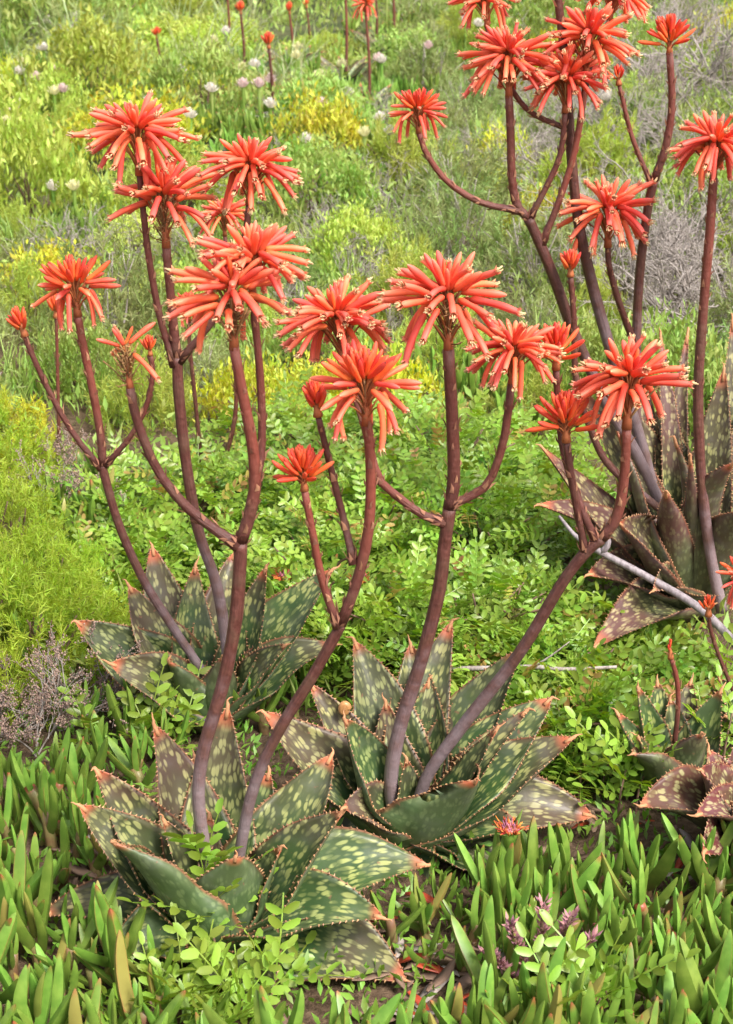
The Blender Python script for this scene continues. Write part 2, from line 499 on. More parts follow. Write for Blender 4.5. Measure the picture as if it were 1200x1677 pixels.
# ------------------------------------------------------------------ aloe parts
def aloe_leaf(root, base, tip, w, arch=0.0, cup=0.35, twist=0.0, az=None, red=False, tipcurl=1.0, roll=0.6):
    """one thick channelled leaf in root space with toothed margins and a dry tip"""
    base = np.array(base); tip = np.array(tip)
    d = tip - base
    h = np.array((d[0], d[1], 0.0))
    if az is not None:
        h = np.array((math.cos(rad(az)), math.sin(rad(az)), 0.0))
    h /= np.linalg.norm(h) + 1e-9
    L = np.linalg.norm(d)
    ctrl = base + d * 0.5 + np.array((0, 0, arch)) + h * (-arch * 0.3) + np.cross(h, (0, 0, 1.0)) * R.gauss(0, .022) * L / .3
    rec = R.uniform(-.025, .085) * L / .3             # tips bend out or in
    N_, NU, NL = 20, 9, 5
    ss_ = np.linspace(0, 1, N_)
    C = np.array([(1 - t) ** 2 * base + 2 * t * (1 - t) * ctrl + t * t * tip for t in ss_])
    hook = np.clip((ss_ - .55) / .45, 0, 1) ** 2
    C = C + (h * .7 - np.array((0, 0, .7)))[None] * (rec * hook * (1 - .55 * ss_))[:, None]
    T = np.gradient(C, axis=0); T /= np.linalg.norm(T, axis=1)[:, None]
    side0 = np.cross(h, (0, 0, 1.0)); side0 /= np.linalg.norm(side0)
    V, UV, SH = [], [], []
    ou, ov = R.uniform(0, 9), R.uniform(0, 9)
    Tm = T[N_ // 2]; Sm = side0 - Tm * side0.dot(Tm); Sm /= np.linalg.norm(Sm); Nm = np.cross(Sm, Tm)
    lean = np.array((0.0, -0.82, 0.57))            # blades roll a little towards the open, sunlit side
    c_, s_ = Nm.dot(lean), -Sm.dot(lean)
    roll0 = max(-.8, min(.8, math.atan2(s_, c_) * roll)) if c_ > -0.15 else 0.0
    ph1, ph2 = R.uniform(0, 6), R.uniform(0, 6)
    rims = []
    th0 = 0.021 * min(1.3, w / 0.10)
    fs = lambda s: (0.74 + 0.26 * math.sin(math.pi * min(s * 1.05 + 0.05, 1.0))) * max(0.0, 1 - s ** 3.0) ** 0.8
    for i, s in enumerate(ss_):
        tw = roll0 * min(1.0, .25 + 1.6 * s) + twist * s + 0.06 * math.sin(ph1 + 5 * s)
        S = side0 - T[i] * side0.dot(T[i]); S /= np.linalg.norm(S)
        N = np.cross(S, T[i])
        S, N = S * math.cos(tw) + N * math.sin(tw), N * math.cos(tw) - S * math.sin(tw)
        hw = 0.5 * w * fs(s) + 0.0009
        th = th0 * (1 - 0.75 * s) * (0.25 + 0.75 * fs(s))
        cp = cup * (1 - 0.3 * s)
        row = []
        for k in range(NU):
            u = -1 + 2 * k / (NU - 1)
            wav = (0.07 * math.sin(ph2 + 8 * s + 2.0 * u) + .04 * math.sin(ph1 + 17 * s + u)) * hw * abs(u)
            p = C[i] + S * (u * hw * (1 - 0.25 * cp * u * u)) + N * (cp * hw * u * u + wav)
            row.append(p); V.append(p); UV.append((ou + u * hw, ov + s * L)); SH.append((s, (u + 1) / 2))
        for k in range(NL):
            u = 1 - 2 * (k + 1) / (NL + 1)
            p = C[i] + S * (u * hw * (1 - 0.25 * cp * u * u)) + N * (cp * hw * u * u - th * (1 - u * u) - 0.002 * (1 - s))
            V.append(p); UV.append((ou + u * hw, ov + s * L)); SH.append((s, (u + 1) / 2))
        rims.append((row[0], row[-1], S, T[i], N, hw))
    ring = NU + NL
    F, mi = [], []
    for i in range(N_ - 1):
        for k in range(ring):
            k2 = (k + 1) % ring
            F.append((i * ring + k, i * ring + k2, (i + 1) * ring + k2, (i + 1) * ring + k)); mi.append(0 if k < NU - 1 else 1)
    up, dn = {False: ('leaf_up', 'leaf_dn'), True: ('leaf_up_red', 'leaf_dn_red'), 'dark': ('leaf_up_dark', 'leaf_dn_dark')}[red]
    lo = obj('leaf', mesh_from('aloe_leaf', V, F, [MAT[up], MAT[dn]], mi, {'UVMap': UV, 'Shape': SH}), root)
    # marginal teeth, one small hooked thorn every centimetre or so
    tb = MB()
    for sidei, sg in ((0, -1), (1, 1)):
        line = np.array([r[sidei] for r in rims])
        seg = np.linalg.norm(np.diff(line, axis=0), axis=1)
        cum = np.concatenate([[0], np.cumsum(seg)])
        q = 0.10 * cum[-1]
        while q < cum[-1] * 0.985:
            f = np.interp(q, cum, np.arange(N_))
            i = min(int(f), N_ - 2); t = f - i
            p = line[i] * (1 - t) + line[i + 1] * t
            _, _, S, Tn, N, hw = rims[i]
            ln = R.uniform(0.0026, 0.0050); b = 0.0019
            out = S * sg * 0.9 + N * 0.30 + Tn * R.uniform(-0.15, 0.45)
            q0 = p - S * sg * 0.0014
            tb.add([q0 - Tn * b, q0 + Tn * b, q0 + N * 0.0016, q0 - N * 0.0020, p + out * ln], [(0, 2, 4), (2, 1, 4), (1, 3, 4), (3, 0, 4)])
            q += R.uniform(0.006, 0.0145)
    obj('margin_teeth', tb.mesh('margin_teeth', [MAT['tooth']], False), lo)
    # dry twisted tip
    mb = MB()
    t0 = T[-1]
    pts = [C[-2], C[-1]]
    d1 = t0.copy()
    for k in range(4):
        d1 = d1 + np.array((R.uniform(-1, 1), R.uniform(-1, 1), R.uniform(-1.1, 0.5))) * 0.55
        d1 /= np.linalg.norm(d1)
        pts.append(pts[-1] + d1 * R.uniform(0.002, 0.006) * tipcurl)
    mb.tube(pts, [0.0042, 0.0030, 0.0018, 0.0012, 0.0006], 5, n=12)
    obj('dry_tip', mb.mesh('dry_tip', [MAT['drytip']]), lo)
    return lo, np.array(V)

def floret_mesh(name, kind, bend, seed):
    """flower tube along +Z, unit length, curving towards +X"""
    r = random.Random(seed)
    mb = MB()
    if kind == 'open':
        prof = [(0, .045), (.04, .085), (.12, .108), (.22, .098), (.32, .088), (.5, .092), (.68, .102), (.82, .10), (.92, .088), (.97, .088)]
    elif kind == 'bud':
        prof = [(0, .045), (.05, .085), (.15, .102), (.3, .095), (.5, .108), (.7, .118), (.85, .095), (.95, .055), (1.0, .012)]
    else:
        prof = [(0, .06), (.06, .10), (.2, .125), (.4, .125), (.6, .135), (.8, .115), (.93, .065), (1.0, .014)]
    sides = 9
    prof = [(z, q * (.76 if kind != 'young' else .85)) for z, q in prof]
    V, U, F = [], [], []
    for z, rr in prof:
        cx = bend * z * z
        for k in range(sides):
            a = 2 * math.pi * k / sides
            q = rr * (1 + 0.07 * math.cos(3 * a))
            V.append((cx + q * math.cos(a), q * math.sin(a), z)); U.append((z * (0.97 if kind == 'open' else 1.0), k / sides))
    n = len(prof)
    for i in range(n - 1):
        for k in range(sides):
            k2 = (k + 1) % sides
            F.append((i * sides + k, i * sides + k2, (i + 1) * sides + k2, (i + 1) * sides + k))
    F.append(tuple(range(sides - 1, -1, -1)))
    mb.add(V, F, 0, U)
    if kind == 'open':
        z, rr = prof[-1]; cx = bend * z * z
        for k in range(6):                                    # flaring pale lobes
            a = 2 * math.pi * k / 6
            c, s = math.cos(a), math.sin(a); tx, ty = -s, c
            b = 0.045
            p0 = (cx + rr * c - tx * b, rr * s - ty * b, z); p1 = (cx + rr * c + tx * b, rr * s + ty * b, z)
            f = r.uniform(1.25, 1.75)
            p2 = (cx + rr * f * c, rr * f * s, z + r.uniform(.06, .10))
            pm = (cx + rr * 1.05 * c, rr * 1.05 * s, z + .045)
            mb.add([p0, p1, p2, pm], [(0, 1, 3), (1, 2, 3), (2, 0, 3)], 0, [(.95, 0), (.95, 0), (1, 0), (.99, 0)])
        for k in range(5):                                    # stamens
            a = r.uniform(0, 6.28); q = r.uniform(0, .05)
            x, y = cx + q * math.cos(a), q * math.sin(a)
            e = (x + r.uniform(-.05, .07), y + r.uniform(-.05, .05), z + r.uniform(.08, .17))
            mb.tube([(x, y, z - .05), e], [.012, .017], 3, m=1, n=2)
        mb.add([(cx + .075 * math.cos(a), .075 * math.sin(a), z - .03) for a in np.linspace(0, 2 * math.pi, 8, endpoint=False)], [tuple(range(8))], 2)
    me = mb.mesh(name, [MAT['floret'] if kind == 'open' else MAT['bud'], MAT['anther'], MAT['pedicel']])
    return me

FL = {'open': [floret_mesh('floret_open', 'open', b, i) for i, b in enumerate((.18, .30, .06, .36, .22))],
      'bud': [floret_mesh('floret_bud', 'bud', b, i) for i, b in enumerate((.08, .14, .03))],
      'young': [floret_mesh('floret_young', 'young', b, i) for i, b in enumerate((.05, .10))]}
# full-grown but still closed tubes share the open colouring
for m_ in [floret_mesh('floret_closed', 'bud', b, 9 + i) for i, b in enumerate((.10, .05))]:
    m_.materials[0] = MAT['floret']; FL.setdefault('closed', []).append(m_)

def flower_head(root, base, axis, kind, S, seed, parts=True):
    """raceme; base/axis in root space, S = overall size factor. kind: open mid bud young tiny spent worn"""
    r = random.Random(seed)
    axis = np.array(axis, float); axis /= np.linalg.norm(axis)
    X = np.cross(axis, (0.2, 1, 0.1)); X /= np.linalg.norm(X); Y = np.cross(axis, X)
    cfg = dict(open=(64, .066, .0), worn=(58, .080, .30), mid=(60, .060, .0), bud=(46, .045, .0), young=(26, .032, .0), tiny=(15, .024, 0.0), spent=(34, .075, .82), withered=(12, .03, .5))[kind]
    n, ax, lost = cfg
    n = int(n * r.uniform(.82, 1.12)); droop = r.uniform(-14, 12); gapa, gapw = r.uniform(0, 6.28), r.uniform(0, .55); ax *= r.uniform(.88, 1.15)
    mb = MB()
    rr = .0046 if kind in ('open', 'worn', 'spent', 'mid') else .0038
    mb.tube([(0, 0, -.004), (0, 0, ax * .5), (0, 0, ax)], [.0085, rr * 1.1, .002], 7, n=6)
    fl = []
    for i in range(n):
        t = (i + .5) / n
        az = i * 2.39996 + r.uniform(-.25, .25)
        z0 = ax * (t ** 0.9)
        q = t
        if kind in ('open', 'worn', 'spent'):
            pth = rad(np.interp(q, [0, .5, 1], [32, 25, 9]) + r.uniform(-7, 7)); pl = np.interp(q, [0, .5, 1], [.068, .050, .017]) * r.uniform(.9, 1.1)
            fth = np.interp(q, [0, .10, .25, .5, .7, .85, 1], [146, 120, 100, 80, 58, 34, 6]) + r.gauss(0, 17) + droop * (1 - q)
            L = np.interp(q, [0, .6, .85, 1], [.070, .070, .052, .036])
            fk = 'open' if q < .6 else ('closed' if q < .93 else 'bud')
            if q >= .62 and r.random() < .25: fk = 'open'
        elif kind == 'mid':
            pth = rad(np.interp(q, [0, .5, 1], [40, 28, 9]) + r.uniform(-7, 7)); pl = np.interp(q, [0, .5, 1], [.052, .038, .013]) * r.uniform(.9, 1.1)
            fth = np.interp(q, [0, .10, .22, .4, .7, 1], [170, 150, 95, 62, 35, 8]) + r.uniform(-12, 12)
            L = np.interp(q, [0, .5, 1], [.062, .052, .034])
            fk = 'open' if q < .2 else ('closed' if q < .4 else 'bud')
        elif kind == 'bud':
            pth = rad(np.interp(q, [0, 1], [45, 8]) + r.uniform(-6, 6)); pl = np.interp(q, [0, 1], [.026, .008])
            fth = np.interp(q, [0, .15, .5, 1], [85, 58, 32, 6]) + r.uniform(-9, 9)
            L = np.interp(q, [0, .5, 1], [.050, .042, .026]); fk = 'bud'
        else:
            pth = rad(np.interp(q, [0, 1], [34, 6]) + r.uniform(-5, 5)); pl = np.interp(q, [0, 1], [.013, .005])
            fth = np.interp(q, [0, .5, 1], [38, 24, 5]) + r.uniform(-8, 8)
            L = np.interp(q, [0, 1], [.034, .020]); fk = 'young'
            if kind in ('tiny', 'withered'): L *= .75
        pd = polar(az, pth)
        p0 = np.array((0, 0, z0)); p1 = p0 + pd * pl
        gone = r.random() < lost * (1.5 - q * 1.1) or (kind in ('open', 'mid') and q < .5 and math.cos(az - gapa) > .55 and r.random() < gapw)
        up = np.array((0, 0, 1.0))
        fd = polar(az + r.uniform(-.12, .12), rad(fth))
        dry = gone or (kind in ('worn', 'spent') and r.random() < .5)
        if gone:
            p1 = p0 + pd * pl * r.uniform(.7, 1.15) + np.array((r.uniform(-1, 1), r.uniform(-1, 1), r.uniform(-1, 1))) * .008
        mb.tube([p0, p0 + (p1 - p0) * .55 + up * .003, p1 + (fd * .004 if not gone else 0)], [.0016, .0014, .0018], 4, m=1 if dry else 0, n=5)
        if kind not in ('tiny', 'young') and r.random() < .8:   # papery bract beside the pedicel
            w = np.cross(pd, up); w /= np.linalg.norm(w) + 1e-9
            bl = r.uniform(.012, .022)
            e = p0 + (pd * .8 - up * r.uniform(-.6, .6)) * bl
            mb.add([p0 - w * .002, p0 + w * .002, (p0 + e) / 2 + w * .0024 + pd * .002, e, (p0 + e) / 2 - w * .0024 + pd * .002], [(0, 1, 2, 4), (4, 2, 3)], 1)
        if not gone:
            fl.append((p1, fd, L, fk))
    if kind in ('spent', 'worn'):
        for k in range(70):                                    # tangled dry remains
            az, th = r.uniform(0, 6.28), rad(r.uniform(15, 95)); z0 = r.uniform(0, ax)
            pd = polar(az, th)
            p0 = np.array((0, 0, z0)); p1 = p0 + pd * r.uniform(.012, .03)
            mb.tube([p0, p1, p1 + np.array((r.uniform(-1, 1), r.uniform(-1, 1), r.uniform(-1, 1))) * .012], [.0012, .001, .0006], 3, m=1, n=4)
    RM = np.eye(4); RM[:3, 0], RM[:3, 1], RM[:3, 2] = X * S, Y * S, axis * S; RM[:3, 3] = base
    ho = obj('flower_head', mb.mesh('flower_head', [MAT['pedicel'], MAT['pedicel_dry']]), root, mat4=M4(RM))
    RI = np.linalg.inv(np.stack([X, Y, axis], 1))
    down = RI @ np.array((0, 0, -1.0))
    for p1, fd, L, fk in fl:
        # weight pulls open flowers towards the ground, and the head is not perfectly even
        me = r.choice(FL[fk])
        xh = down if fk in ('open', 'closed') else -np.array((fd[0], fd[1], 0.01))
        M = frame(p1, fd + np.array((r.uniform(-.1, .1), r.uniform(-.1, .1), r.uniform(-.1, .1))), xh, L * r.uniform(.9, 1.1))
        obj('floret', me, ho, mat4=M4(M))
    return ho

def stalk_part(root, name, pts, r0, r1, bracts=(0.0, 1.0), v0=0.0, v1=1.0, mat='stalk', seed=0, density=1.0):
    """tapered stalk with papery scale leaves; pts in root space"""
    r = random.Random(seed)
    mb = MB()
    pts = [np.array(p) for p in pts]
    ln = sum(np.linalg.norm(pts[i + 1] - pts[i]) for i in range(len(pts) - 1))
    n = max(10, int(ln / 0.022))
    rl = [r0 + (r1 - r0) * k / 15 for k in range(16)]
    if name == 'branch':
        rl[0] *= 1.5; rl[1] *= 1.12                      # swollen joint
    rl = [q * r.uniform(.96, 1.05) for q in rl]
    C, T = mb.tube(pts, rl, 12, n=n, v0=v0, v1=v1)
    o = obj(name, mb.mesh(name, [MAT[mat]]), root)
    if density > 0:
        bb = MB()
        q = ln * bracts[0] + 0.01; az = r.uniform(0, 6)
        while q < ln * bracts[1]:
            f = q / ln * (n - 1); i = min(int(f), n - 1)
            rr = np.interp(q / ln, [0, 1], [r0, r1])
            t = T[i]; A = np.cross(t, (0.3, 0.9, 0.2)); A /= np.linalg.norm(A); B = np.cross(t, A)
            dn = A * math.cos(az) + B * math.sin(az); sd = np.cross(t, dn)
            p = C[i] + dn * rr * 0.97
            l, w = r.uniform(.009, .019), r.uniform(.0018, .0042)
            fl = r.uniform(.0015, .006)
            bb.add([p - sd * w, p + sd * w, p + t * l * .55 + dn * (fl * .6) + sd * w * .7, p + t * l + dn * fl * 1.6 + sd * r.uniform(-.004, .004), p + t * l * .55 + dn * (fl * .6) - sd * w * .7, p + t * l * .4 + dn * .0035],
                   [(0, 1, 5), (1, 2, 5), (2, 3, 5), (3, 4, 5), (4, 0, 5)])
            az += 2.4 + r.uniform(-.3, .3); q += r.uniform(.009, .021) / density
        if bb.n:
            bo = obj('bracts', bb.mesh('bracts', [MAT['bract']]), o); bo['kind'] = 'stuff'
    return o

def fork_bract(root, p, dirv, r0, seed):
    """torn papery collar where a branch leaves the stalk"""
    r = random.Random(seed); mb = MB()
    d = np.array(dirv); d /= np.linalg.norm(d)
    A = np.cross(d, (.2, .9, .3)); A /= np.linalg.norm(A); B = np.cross(d, A)
    for k in range(7):
        a = k * .9 + r.uniform(-.2, .2)
        n = A * math.cos(a) + B * math.sin(a); s = np.cross(d, n)
        q = np.array(p) + n * r0 * 1.05 - d * .004
        l = r.uniform(.012, .026); w = r0 * .55
        mb.add([q - s * w, q + s * w, q + d * l * .5 + n * .003 + s * w * .6, q + d * l + n * r.uniform(.001, .009), q + d * l * .5 + n * .003 - s * w * .6], [(0, 1, 2, 4), (4, 2, 3)])
    return obj('fork_bract', mb.mesh('fork_bract', [MAT['bract']]), root)

SEED = [100]
def aloe(base_px, label, leaves, stalks, group=None, red=False, Y=None, sink=0.0, wf=1.38):
    """leaves: (tip px, tip py, dy of tip, width, arch[, az, twist]); stalks: dicts"""
    b = G(*base_px) if Y is None else P(base_px[0], base_px[1], Y)
    if Y is not None:
        b = gpt(b.x, b.y)
    root = thing('aloe_plant', b, label, 'aloe', group)
    B = np.array(b); Y0 = b.y
    def loc(px, py, dy=0.0):
        return np.array(P(px, py, Y0 + dy)) - B
    info = []
    for lf in leaves:
        px, py, dy, w, arch = lf[:5]
        w *= wf
        az = lf[5] if len(lf) > 5 else None
        tw = lf[6] if len(lf) > 6 else R.uniform(-.25, .25)
        tip = loc(px, py, dy)
        h = np.array((tip[0], tip[1], 0)); hn = np.linalg.norm(h)
        off = h / (hn + 1e-6) * min(0.025, hn * .4)
        lo, V = aloe_leaf(root, off + np.array((0, 0, .012 - sink)), tip, w, arch, R.uniform(.4, .85), tw, az, red, 1.0, R.uniform(.35, .6))
        info.append((lo, V + B, np.linalg.norm(tip), tip[2]))
    for st in stalks:
        SEED[0] += 17
        pts = [loc(*p) for p in st['pts']]
        nm = st.get('name', 'flower_stalk')
        v = st.get('v', (0.0, 1.0))
        kf = .64 if st.get('dens', 1.0) == 0 or st['r'][0] > .016 else .72
        st['r'] = (st['r'][0] * kf, st['r'][1] * .70)
        stalk_part(root, nm, pts, st['r'][0], st['r'][1], st.get('bracts', (0.0, 1.0)), v[0], v[1], st.get('mat', 'stalk'), SEED[0], st.get('dens', 1.0))
        if st.get('fork'):
            fork_bract(root, pts[0] + (pts[1] - pts[0]) * 0.12, pts[1] - pts[0], st['r'][0], SEED[0])
        if st.get('head'):
            k, S = st['head'][:2]; S *= .90
            ax = pts[-1] - pts[-2]; ax = ax / np.linalg.norm(ax) * .6 + np.array((0, 0, .8))
            if len(st['head']) > 2:
                ax = ax + np.array(st['head'][2])
            flower_head(root, pts[-1], ax, k, S, SEED[0])
    return root, info

def S_(pts, r, head=None, **k):
    d = dict(pts=pts, r=r); d['head'] = head; d.update(k); return d
BR = dict(name='branch', v=(.55, 1.0), fork=True, dens=1.25)
UP = dict(name='flower_stalk', v=(.5, 1.0), dens=1.5)
LOW = dict(v=(0.0, .6), dens=.0)

A_leaves = [
    (255, 1183, .10, .100, -.02), (153, 1260, .04, .115, -.02), (130, 1318, -.02, .105, .0), (195, 1362, -.10, .125, .0),
    (374, 1158, .14, .105, -.02), (525, 1222, .11, .125, -.02), (555, 1322, -.03, .10, .0), (690, 1408, .05, .135, .06),
    (616, 1490, -.08, .105, .05), (664, 1605, -.11, .125, .05), (384, 1396, -.09, .115, .0), (80, 1488, .0, .095, .05),
    (188, 1548, -.10, .10, .05), (284, 1328, .01, .06, -.01), (452, 1378, -.02, .065, -.01), (430, 1672, -.19, .115, .05),
    (345, 1330, .06, .05, .0), (440, 1262, .14, .09, -.02), (322, 1230, .16, .10, -.02), (545, 1500, .02, .12, .04), (230, 1440, .04, .10, .02)]
A_stalks = [
    S_([(350, 1500), (338, 1410), (325, 1310), (333, 1230), (365, 1120), (385, 1020), (392, 940), (394, 888)], (.0155, .0135), **LOW),
    S_([(394, 888), (408, 845), (418, 790), (412, 720), (398, 650), (383, 568)], (.0128, .0098), ('worn', .95, (.1, 0, 0)), **UP),
    S_([(390, 893), (350, 866), (300, 825), (255, 765), (225, 690), (213, 635)], (.0100, .0085), ('spent', .75), **BR),
    S_([(418, 795, .004), (428, 740, .02), (428, 650, .03), (420, 550, .03), (413, 485, .03)], (.0082, .0068), ('open', .84, (.12, 0, 0)), **BR),
    S_([(380, 1500), (392, 1400), (415, 1290), (455, 1200), (510, 1110), (548, 1042), (558, 1022)], (.0140, .0115), **LOW),
    S_([(558, 1022), (585, 950), (603, 870), (607, 790), (604, 720), (600, 692)], (.0112, .0092), ('mid', 1.0), **UP),
    S_([(554, 1026), (530, 960), (515, 890), (498, 800)], (.0082, .0075), ('bud', .85), **BR),
    S_([(580, 925, .004), (560, 840, .03), (540, 760, .03), (520, 678, .03)], (.0075, .0062), ('young', .95), **BR)]
rA, iA = aloe((368, 1545), 'spotted aloe with two leaning dark stalks rising behind a leafy green sprig', A_leaves, A_stalks)

B_leaves = [
    (591, 1036, .15, .115, -.02), (520, 1108, .08, .08, -.01), (430, 1165, .0, .115, .0), (568, 1172, -.02, .10, -.01),
    (672, 1045, .18, .11, -.02), (731, 1002, .17, .085, -.02), (852, 1062, .12, .115, -.02), (888, 1130, .07, .12, .0),
    (926, 1195, .0, .125, .0), (776, 1272, -.12, .155, -.01, None, 0.0), (957, 1325, .03, .13, .05), (884, 1445, -.06, .13, .06),
    (655, 1535, -.13, .11, .07), (664, 1245, .0, .06, -.005), (842, 1142, .03, .055, -.01), (812, 1188, -.02, .06, -.01),
    (562, 1322, -.09, .09, .04), (700, 1110, .13, .10, -.02), (630, 1150, .10, .09, -.02), (530, 1390, .0, .12, .05), (800, 1390, .02, .13, .04), (770, 1120, .13, .1, -.02)]
B_stalks = [
    S_([(648, 1350), (640, 1275), (655, 1190), (690, 1080), (718, 970), (728, 890), (736, 832)], (.0190, .0150), **LOW),
    S_([(736, 832), (743, 780), (740, 680), (734, 572)], (.0148, .0125), ('worn', 1.12), **UP),
    S_([(728, 856), (690, 842), (650, 812), (618, 780), (598, 700, .02), (575, 630, .04), (562, 592, .05)], (.0098, .0085), ('open', 1.02), **BR),
    S_([(738, 826), (765, 815), (800, 790), (825, 720), (837, 628)], (.0098, .0090), ('open', .84, (.0, 0, 0)), **BR),
    S_([(675, 1350), (700, 1270), (760, 1185), (850, 1070), (920, 955), (960, 903), (985, 882)], (.0165, .0128), **LOW),
    S_([(985, 882), (1010, 845), (1022, 780), (1026, 698)], (.0128, .0105), ('open', 1.12), **UP),
    S_([(958, 905), (948, 850), (935, 780), (927, 720)], (.0090, .0082), ('bud', 1.05), **BR),
    S_([(978, 888), (955, 840), (925, 750, .03), (915, 680, .05), (910, 602, .05)], (.0085, .0075), ('bud', .95), **BR)]
rB, iB = aloe((668, 1385), 'spotted aloe whose stout stalks fork like candelabra under big orange heads', B_leaves, B_stalks)

C_leaves = [
    (250, 893, .14, .105, -.02), (320, 925, .10, .08, -.02), (378, 892, .16, .105, -.02), (205, 963, .06, .105, -.01), (120, 1020, .0, .125, .0),
    (193, 1070, -.09, .12, .0), (280, 1075, -.06, .09, -.01), (440, 930, .06, .08, -.01), (543, 930, .10, .12, .0), (458, 1045, -.03, .07, .0),
    (365, 1080, -.07, .07, .0), (530, 1040, .03, .10, .03), (300, 1000, .12, .1, -.02), (400, 1000, .12, .1, -.02)]
C_stalks = [
    S_([(350, 1160), (337, 1110), (285, 1030), (235, 950), (195, 860), (172, 782), (168, 762)], (.0140, .0115), **LOW),
    S_([(168, 762), (165, 715), (150, 630), (135, 560), (127, 515)], (.0112, .0098), ('mid', 1.05), **UP),
    S_([(166, 768), (120, 710), (80, 640), (50, 575), (40, 548)], (.0078, .0066), ('young', 1.0, (-.2, 0, 0)), **BR),
    S_([(172, 762), (210, 720), (240, 665), (250, 610), (246, 580)], (.0072, .0064), ('young', .72), **BR),
    S_([(372, 1150), (372, 1072), (355, 960), (325, 870), (305, 760), (293, 650), (290, 585)], (.0170, .0140), **LOW),
    S_([(290, 585), (285, 540), (278, 470), (272, 402)], (.0120, .0105), ('worn', 1.08), **UP),
    S_([(286, 600), (262, 520), (245, 430), (235, 350), (228, 284)], (.0090, .0075), ('open', 1.03), **BR),
    S_([(293, 592), (345, 530), (380, 470, .02), (400, 400, .03), (408, 332, .03)], (.0090, .0082), ('open', .98), **BR)]
rC, iC = aloe((355, 1185), 'spotted aloe with blue-green leaves beside dry brown seed twigs and feathery shrub', C_leaves, C_stalks)

H_leaves = [(300, 800, .05, .08, 0), (380, 790, .1, .08, 0), (330, 780, -.1, .08, 0), (250, 830, .0, .08, .03), (410, 840, -.05, .08, .03)]
aloe((335, 835), 'half hidden aloe with two thin stalks in bushes behind the forked thick stalk', H_leaves, [
    S_([(336, 810), (328, 740), (318, 640), (310, 560), (310, 525)], (.0085, .0065), ('mid', .68), v=(.5, 1)),
    S_([(350, 810), (385, 680), (380, 540), (368, 385)], (.0085, .0065), ('open', .78), v=(.5, 1))])
aloe((98, 790), 'half hidden aloe with one thin purplish stalk behind the budding stalk', [(60, 770, .0, .06, .02), (130, 770, .04, .06, 0), (100, 740, .1, .06, 0)], [
    S_([(98, 770), (96, 690), (94, 600), (92, 518)], (.0078, .0060), ('young', 1.25), v=(.5, 1))])

D_leaves = [
    (883, 733, -.05, .12, .0), (905, 800, -.12, .11, .03), (1016, 850, -.20, .17, .02), (968, 932, -.20, .14, .04), (985, 1030, -.33, .14, .06),
    (1072, 958, -.26, .09, .05), (965, 615, .06, .10, -.02), (1045, 515, .22, .07, -.02), (1102, 520, .16, .05, -.02), (1133, 525, .22, .05, -.02),
    (1198, 505, .20, .075, -.02), (1182, 592, .06, .10, -.02), (1112, 705, -.04, .05, -.01), (1130, 745, -.12, .04, -.01), (1195, 728, -.12, .09, .03),
    (1098, 785, -.16, .08, -.01), (1210, 820, -.15, .15, .0), (1045, 650, .10, .13, -.02), (1080, 640, .16, .12, -.02), (1240, 640, .1, .14, 0), (1255, 760, 0, .15, .02), (1005, 700, .0, .12, .0)]
D_stalks = [
    S_([(1120, 960), (1090, 850), (1040, 740), (997, 670), (952, 573), (930, 520), (905, 450), (882, 395), (865, 358)], (.0200, .0150), **LOW),
    S_([(865, 358), (846, 335), (838, 290), (836, 220), (833, 157)], (.0125, .0110), ('open', 1.06), **UP),
    S_([(852, 345), (790, 333), (735, 300), (700, 255), (685, 216)], (.0095, .0080), ('mid', .86, (.15, 0, 0)), **BR),
    S_([(866, 360), (895, 305), (918, 250), (925, 182)], (.0090, .0080), ('open', 1.0), **BR),
    S_([(886, 402), (915, 330), (940, 250), (955, 165), (959, 122)], (.0100, .0085), ('open', 1.05), **BR),
    S_([(958, 140, .0), (975, 80, .03), (998, 32, .05)], (.0070, .0065), ('open', .85), **BR),
    S_([(1125, 960, .03), (1085, 860, .03), (1045, 710, .03), (1000, 575, .03), (963, 440, .03), (945, 350, .03), (935, 250, .03), (932, 200, .03), (925, 100, .03), (915, 10, .03), (911, -45, .03)], (.0220, .0110), ('mid', 1.0), v=(0.0, .75), bracts=(.7, 1)),
    S_([(933, 212, .03), (905, 202, .03), (870, 185, .04), (843, 155, .05), (812, 100, .06), (797, 42, .06)], (.0080, .0075), ('open', .8), **BR),
    S_([(1085, 838, -.03), (1000, 765, -.03), (968, 705, -.03), (943, 620, -.03), (940, 530, -.03), (934, 450, -.03)], (.0125, .0080), ('young', 1.1), v=(.2, 1), bracts=(.45, 1), dens=1.6),
    S_([(1110, 960, .06), (1065, 860, .06), (1044, 720, .06), (1042, 570, .06), (1047, 450, .06), (1060, 345, .06), (1070, 297, .06)], (.0165, .0135), **LOW),
    S_([(1070, 297, .06), (1090, 240, .06), (1100, 170, .06), (1096, 86, .06)], (.0120, .0100), ('bud', .98), **UP),
    S_([(1068, 305, .06), (1035, 225, .07), (1013, 137, .07)], (.0075, .0060), ('tiny', .95), **BR),
    S_([(1042, 572, .06), (1015, 500, .04), (998, 440, .03), (995, 402, .03)], (.0100, .0085), ('open', 1.15), **BR),
    S_([(1182, 1000, -.1), (1162, 900, -.1), (1148, 780, -.1), (1143, 640, -.1), (1152, 500, -.1), (1162, 380, -.1), (1168, 292, -.1)], (.0195, .0120), ('open', 1.02), v=(0, 1), bracts=(.5, 1), dens=.8)]
rD, iD = aloe((1130, 1005), 'tall dark many-stalked aloe with brownish spotted leaves beside the grey dry brush', D_leaves, D_stalks, wf=1.27, red='dark')

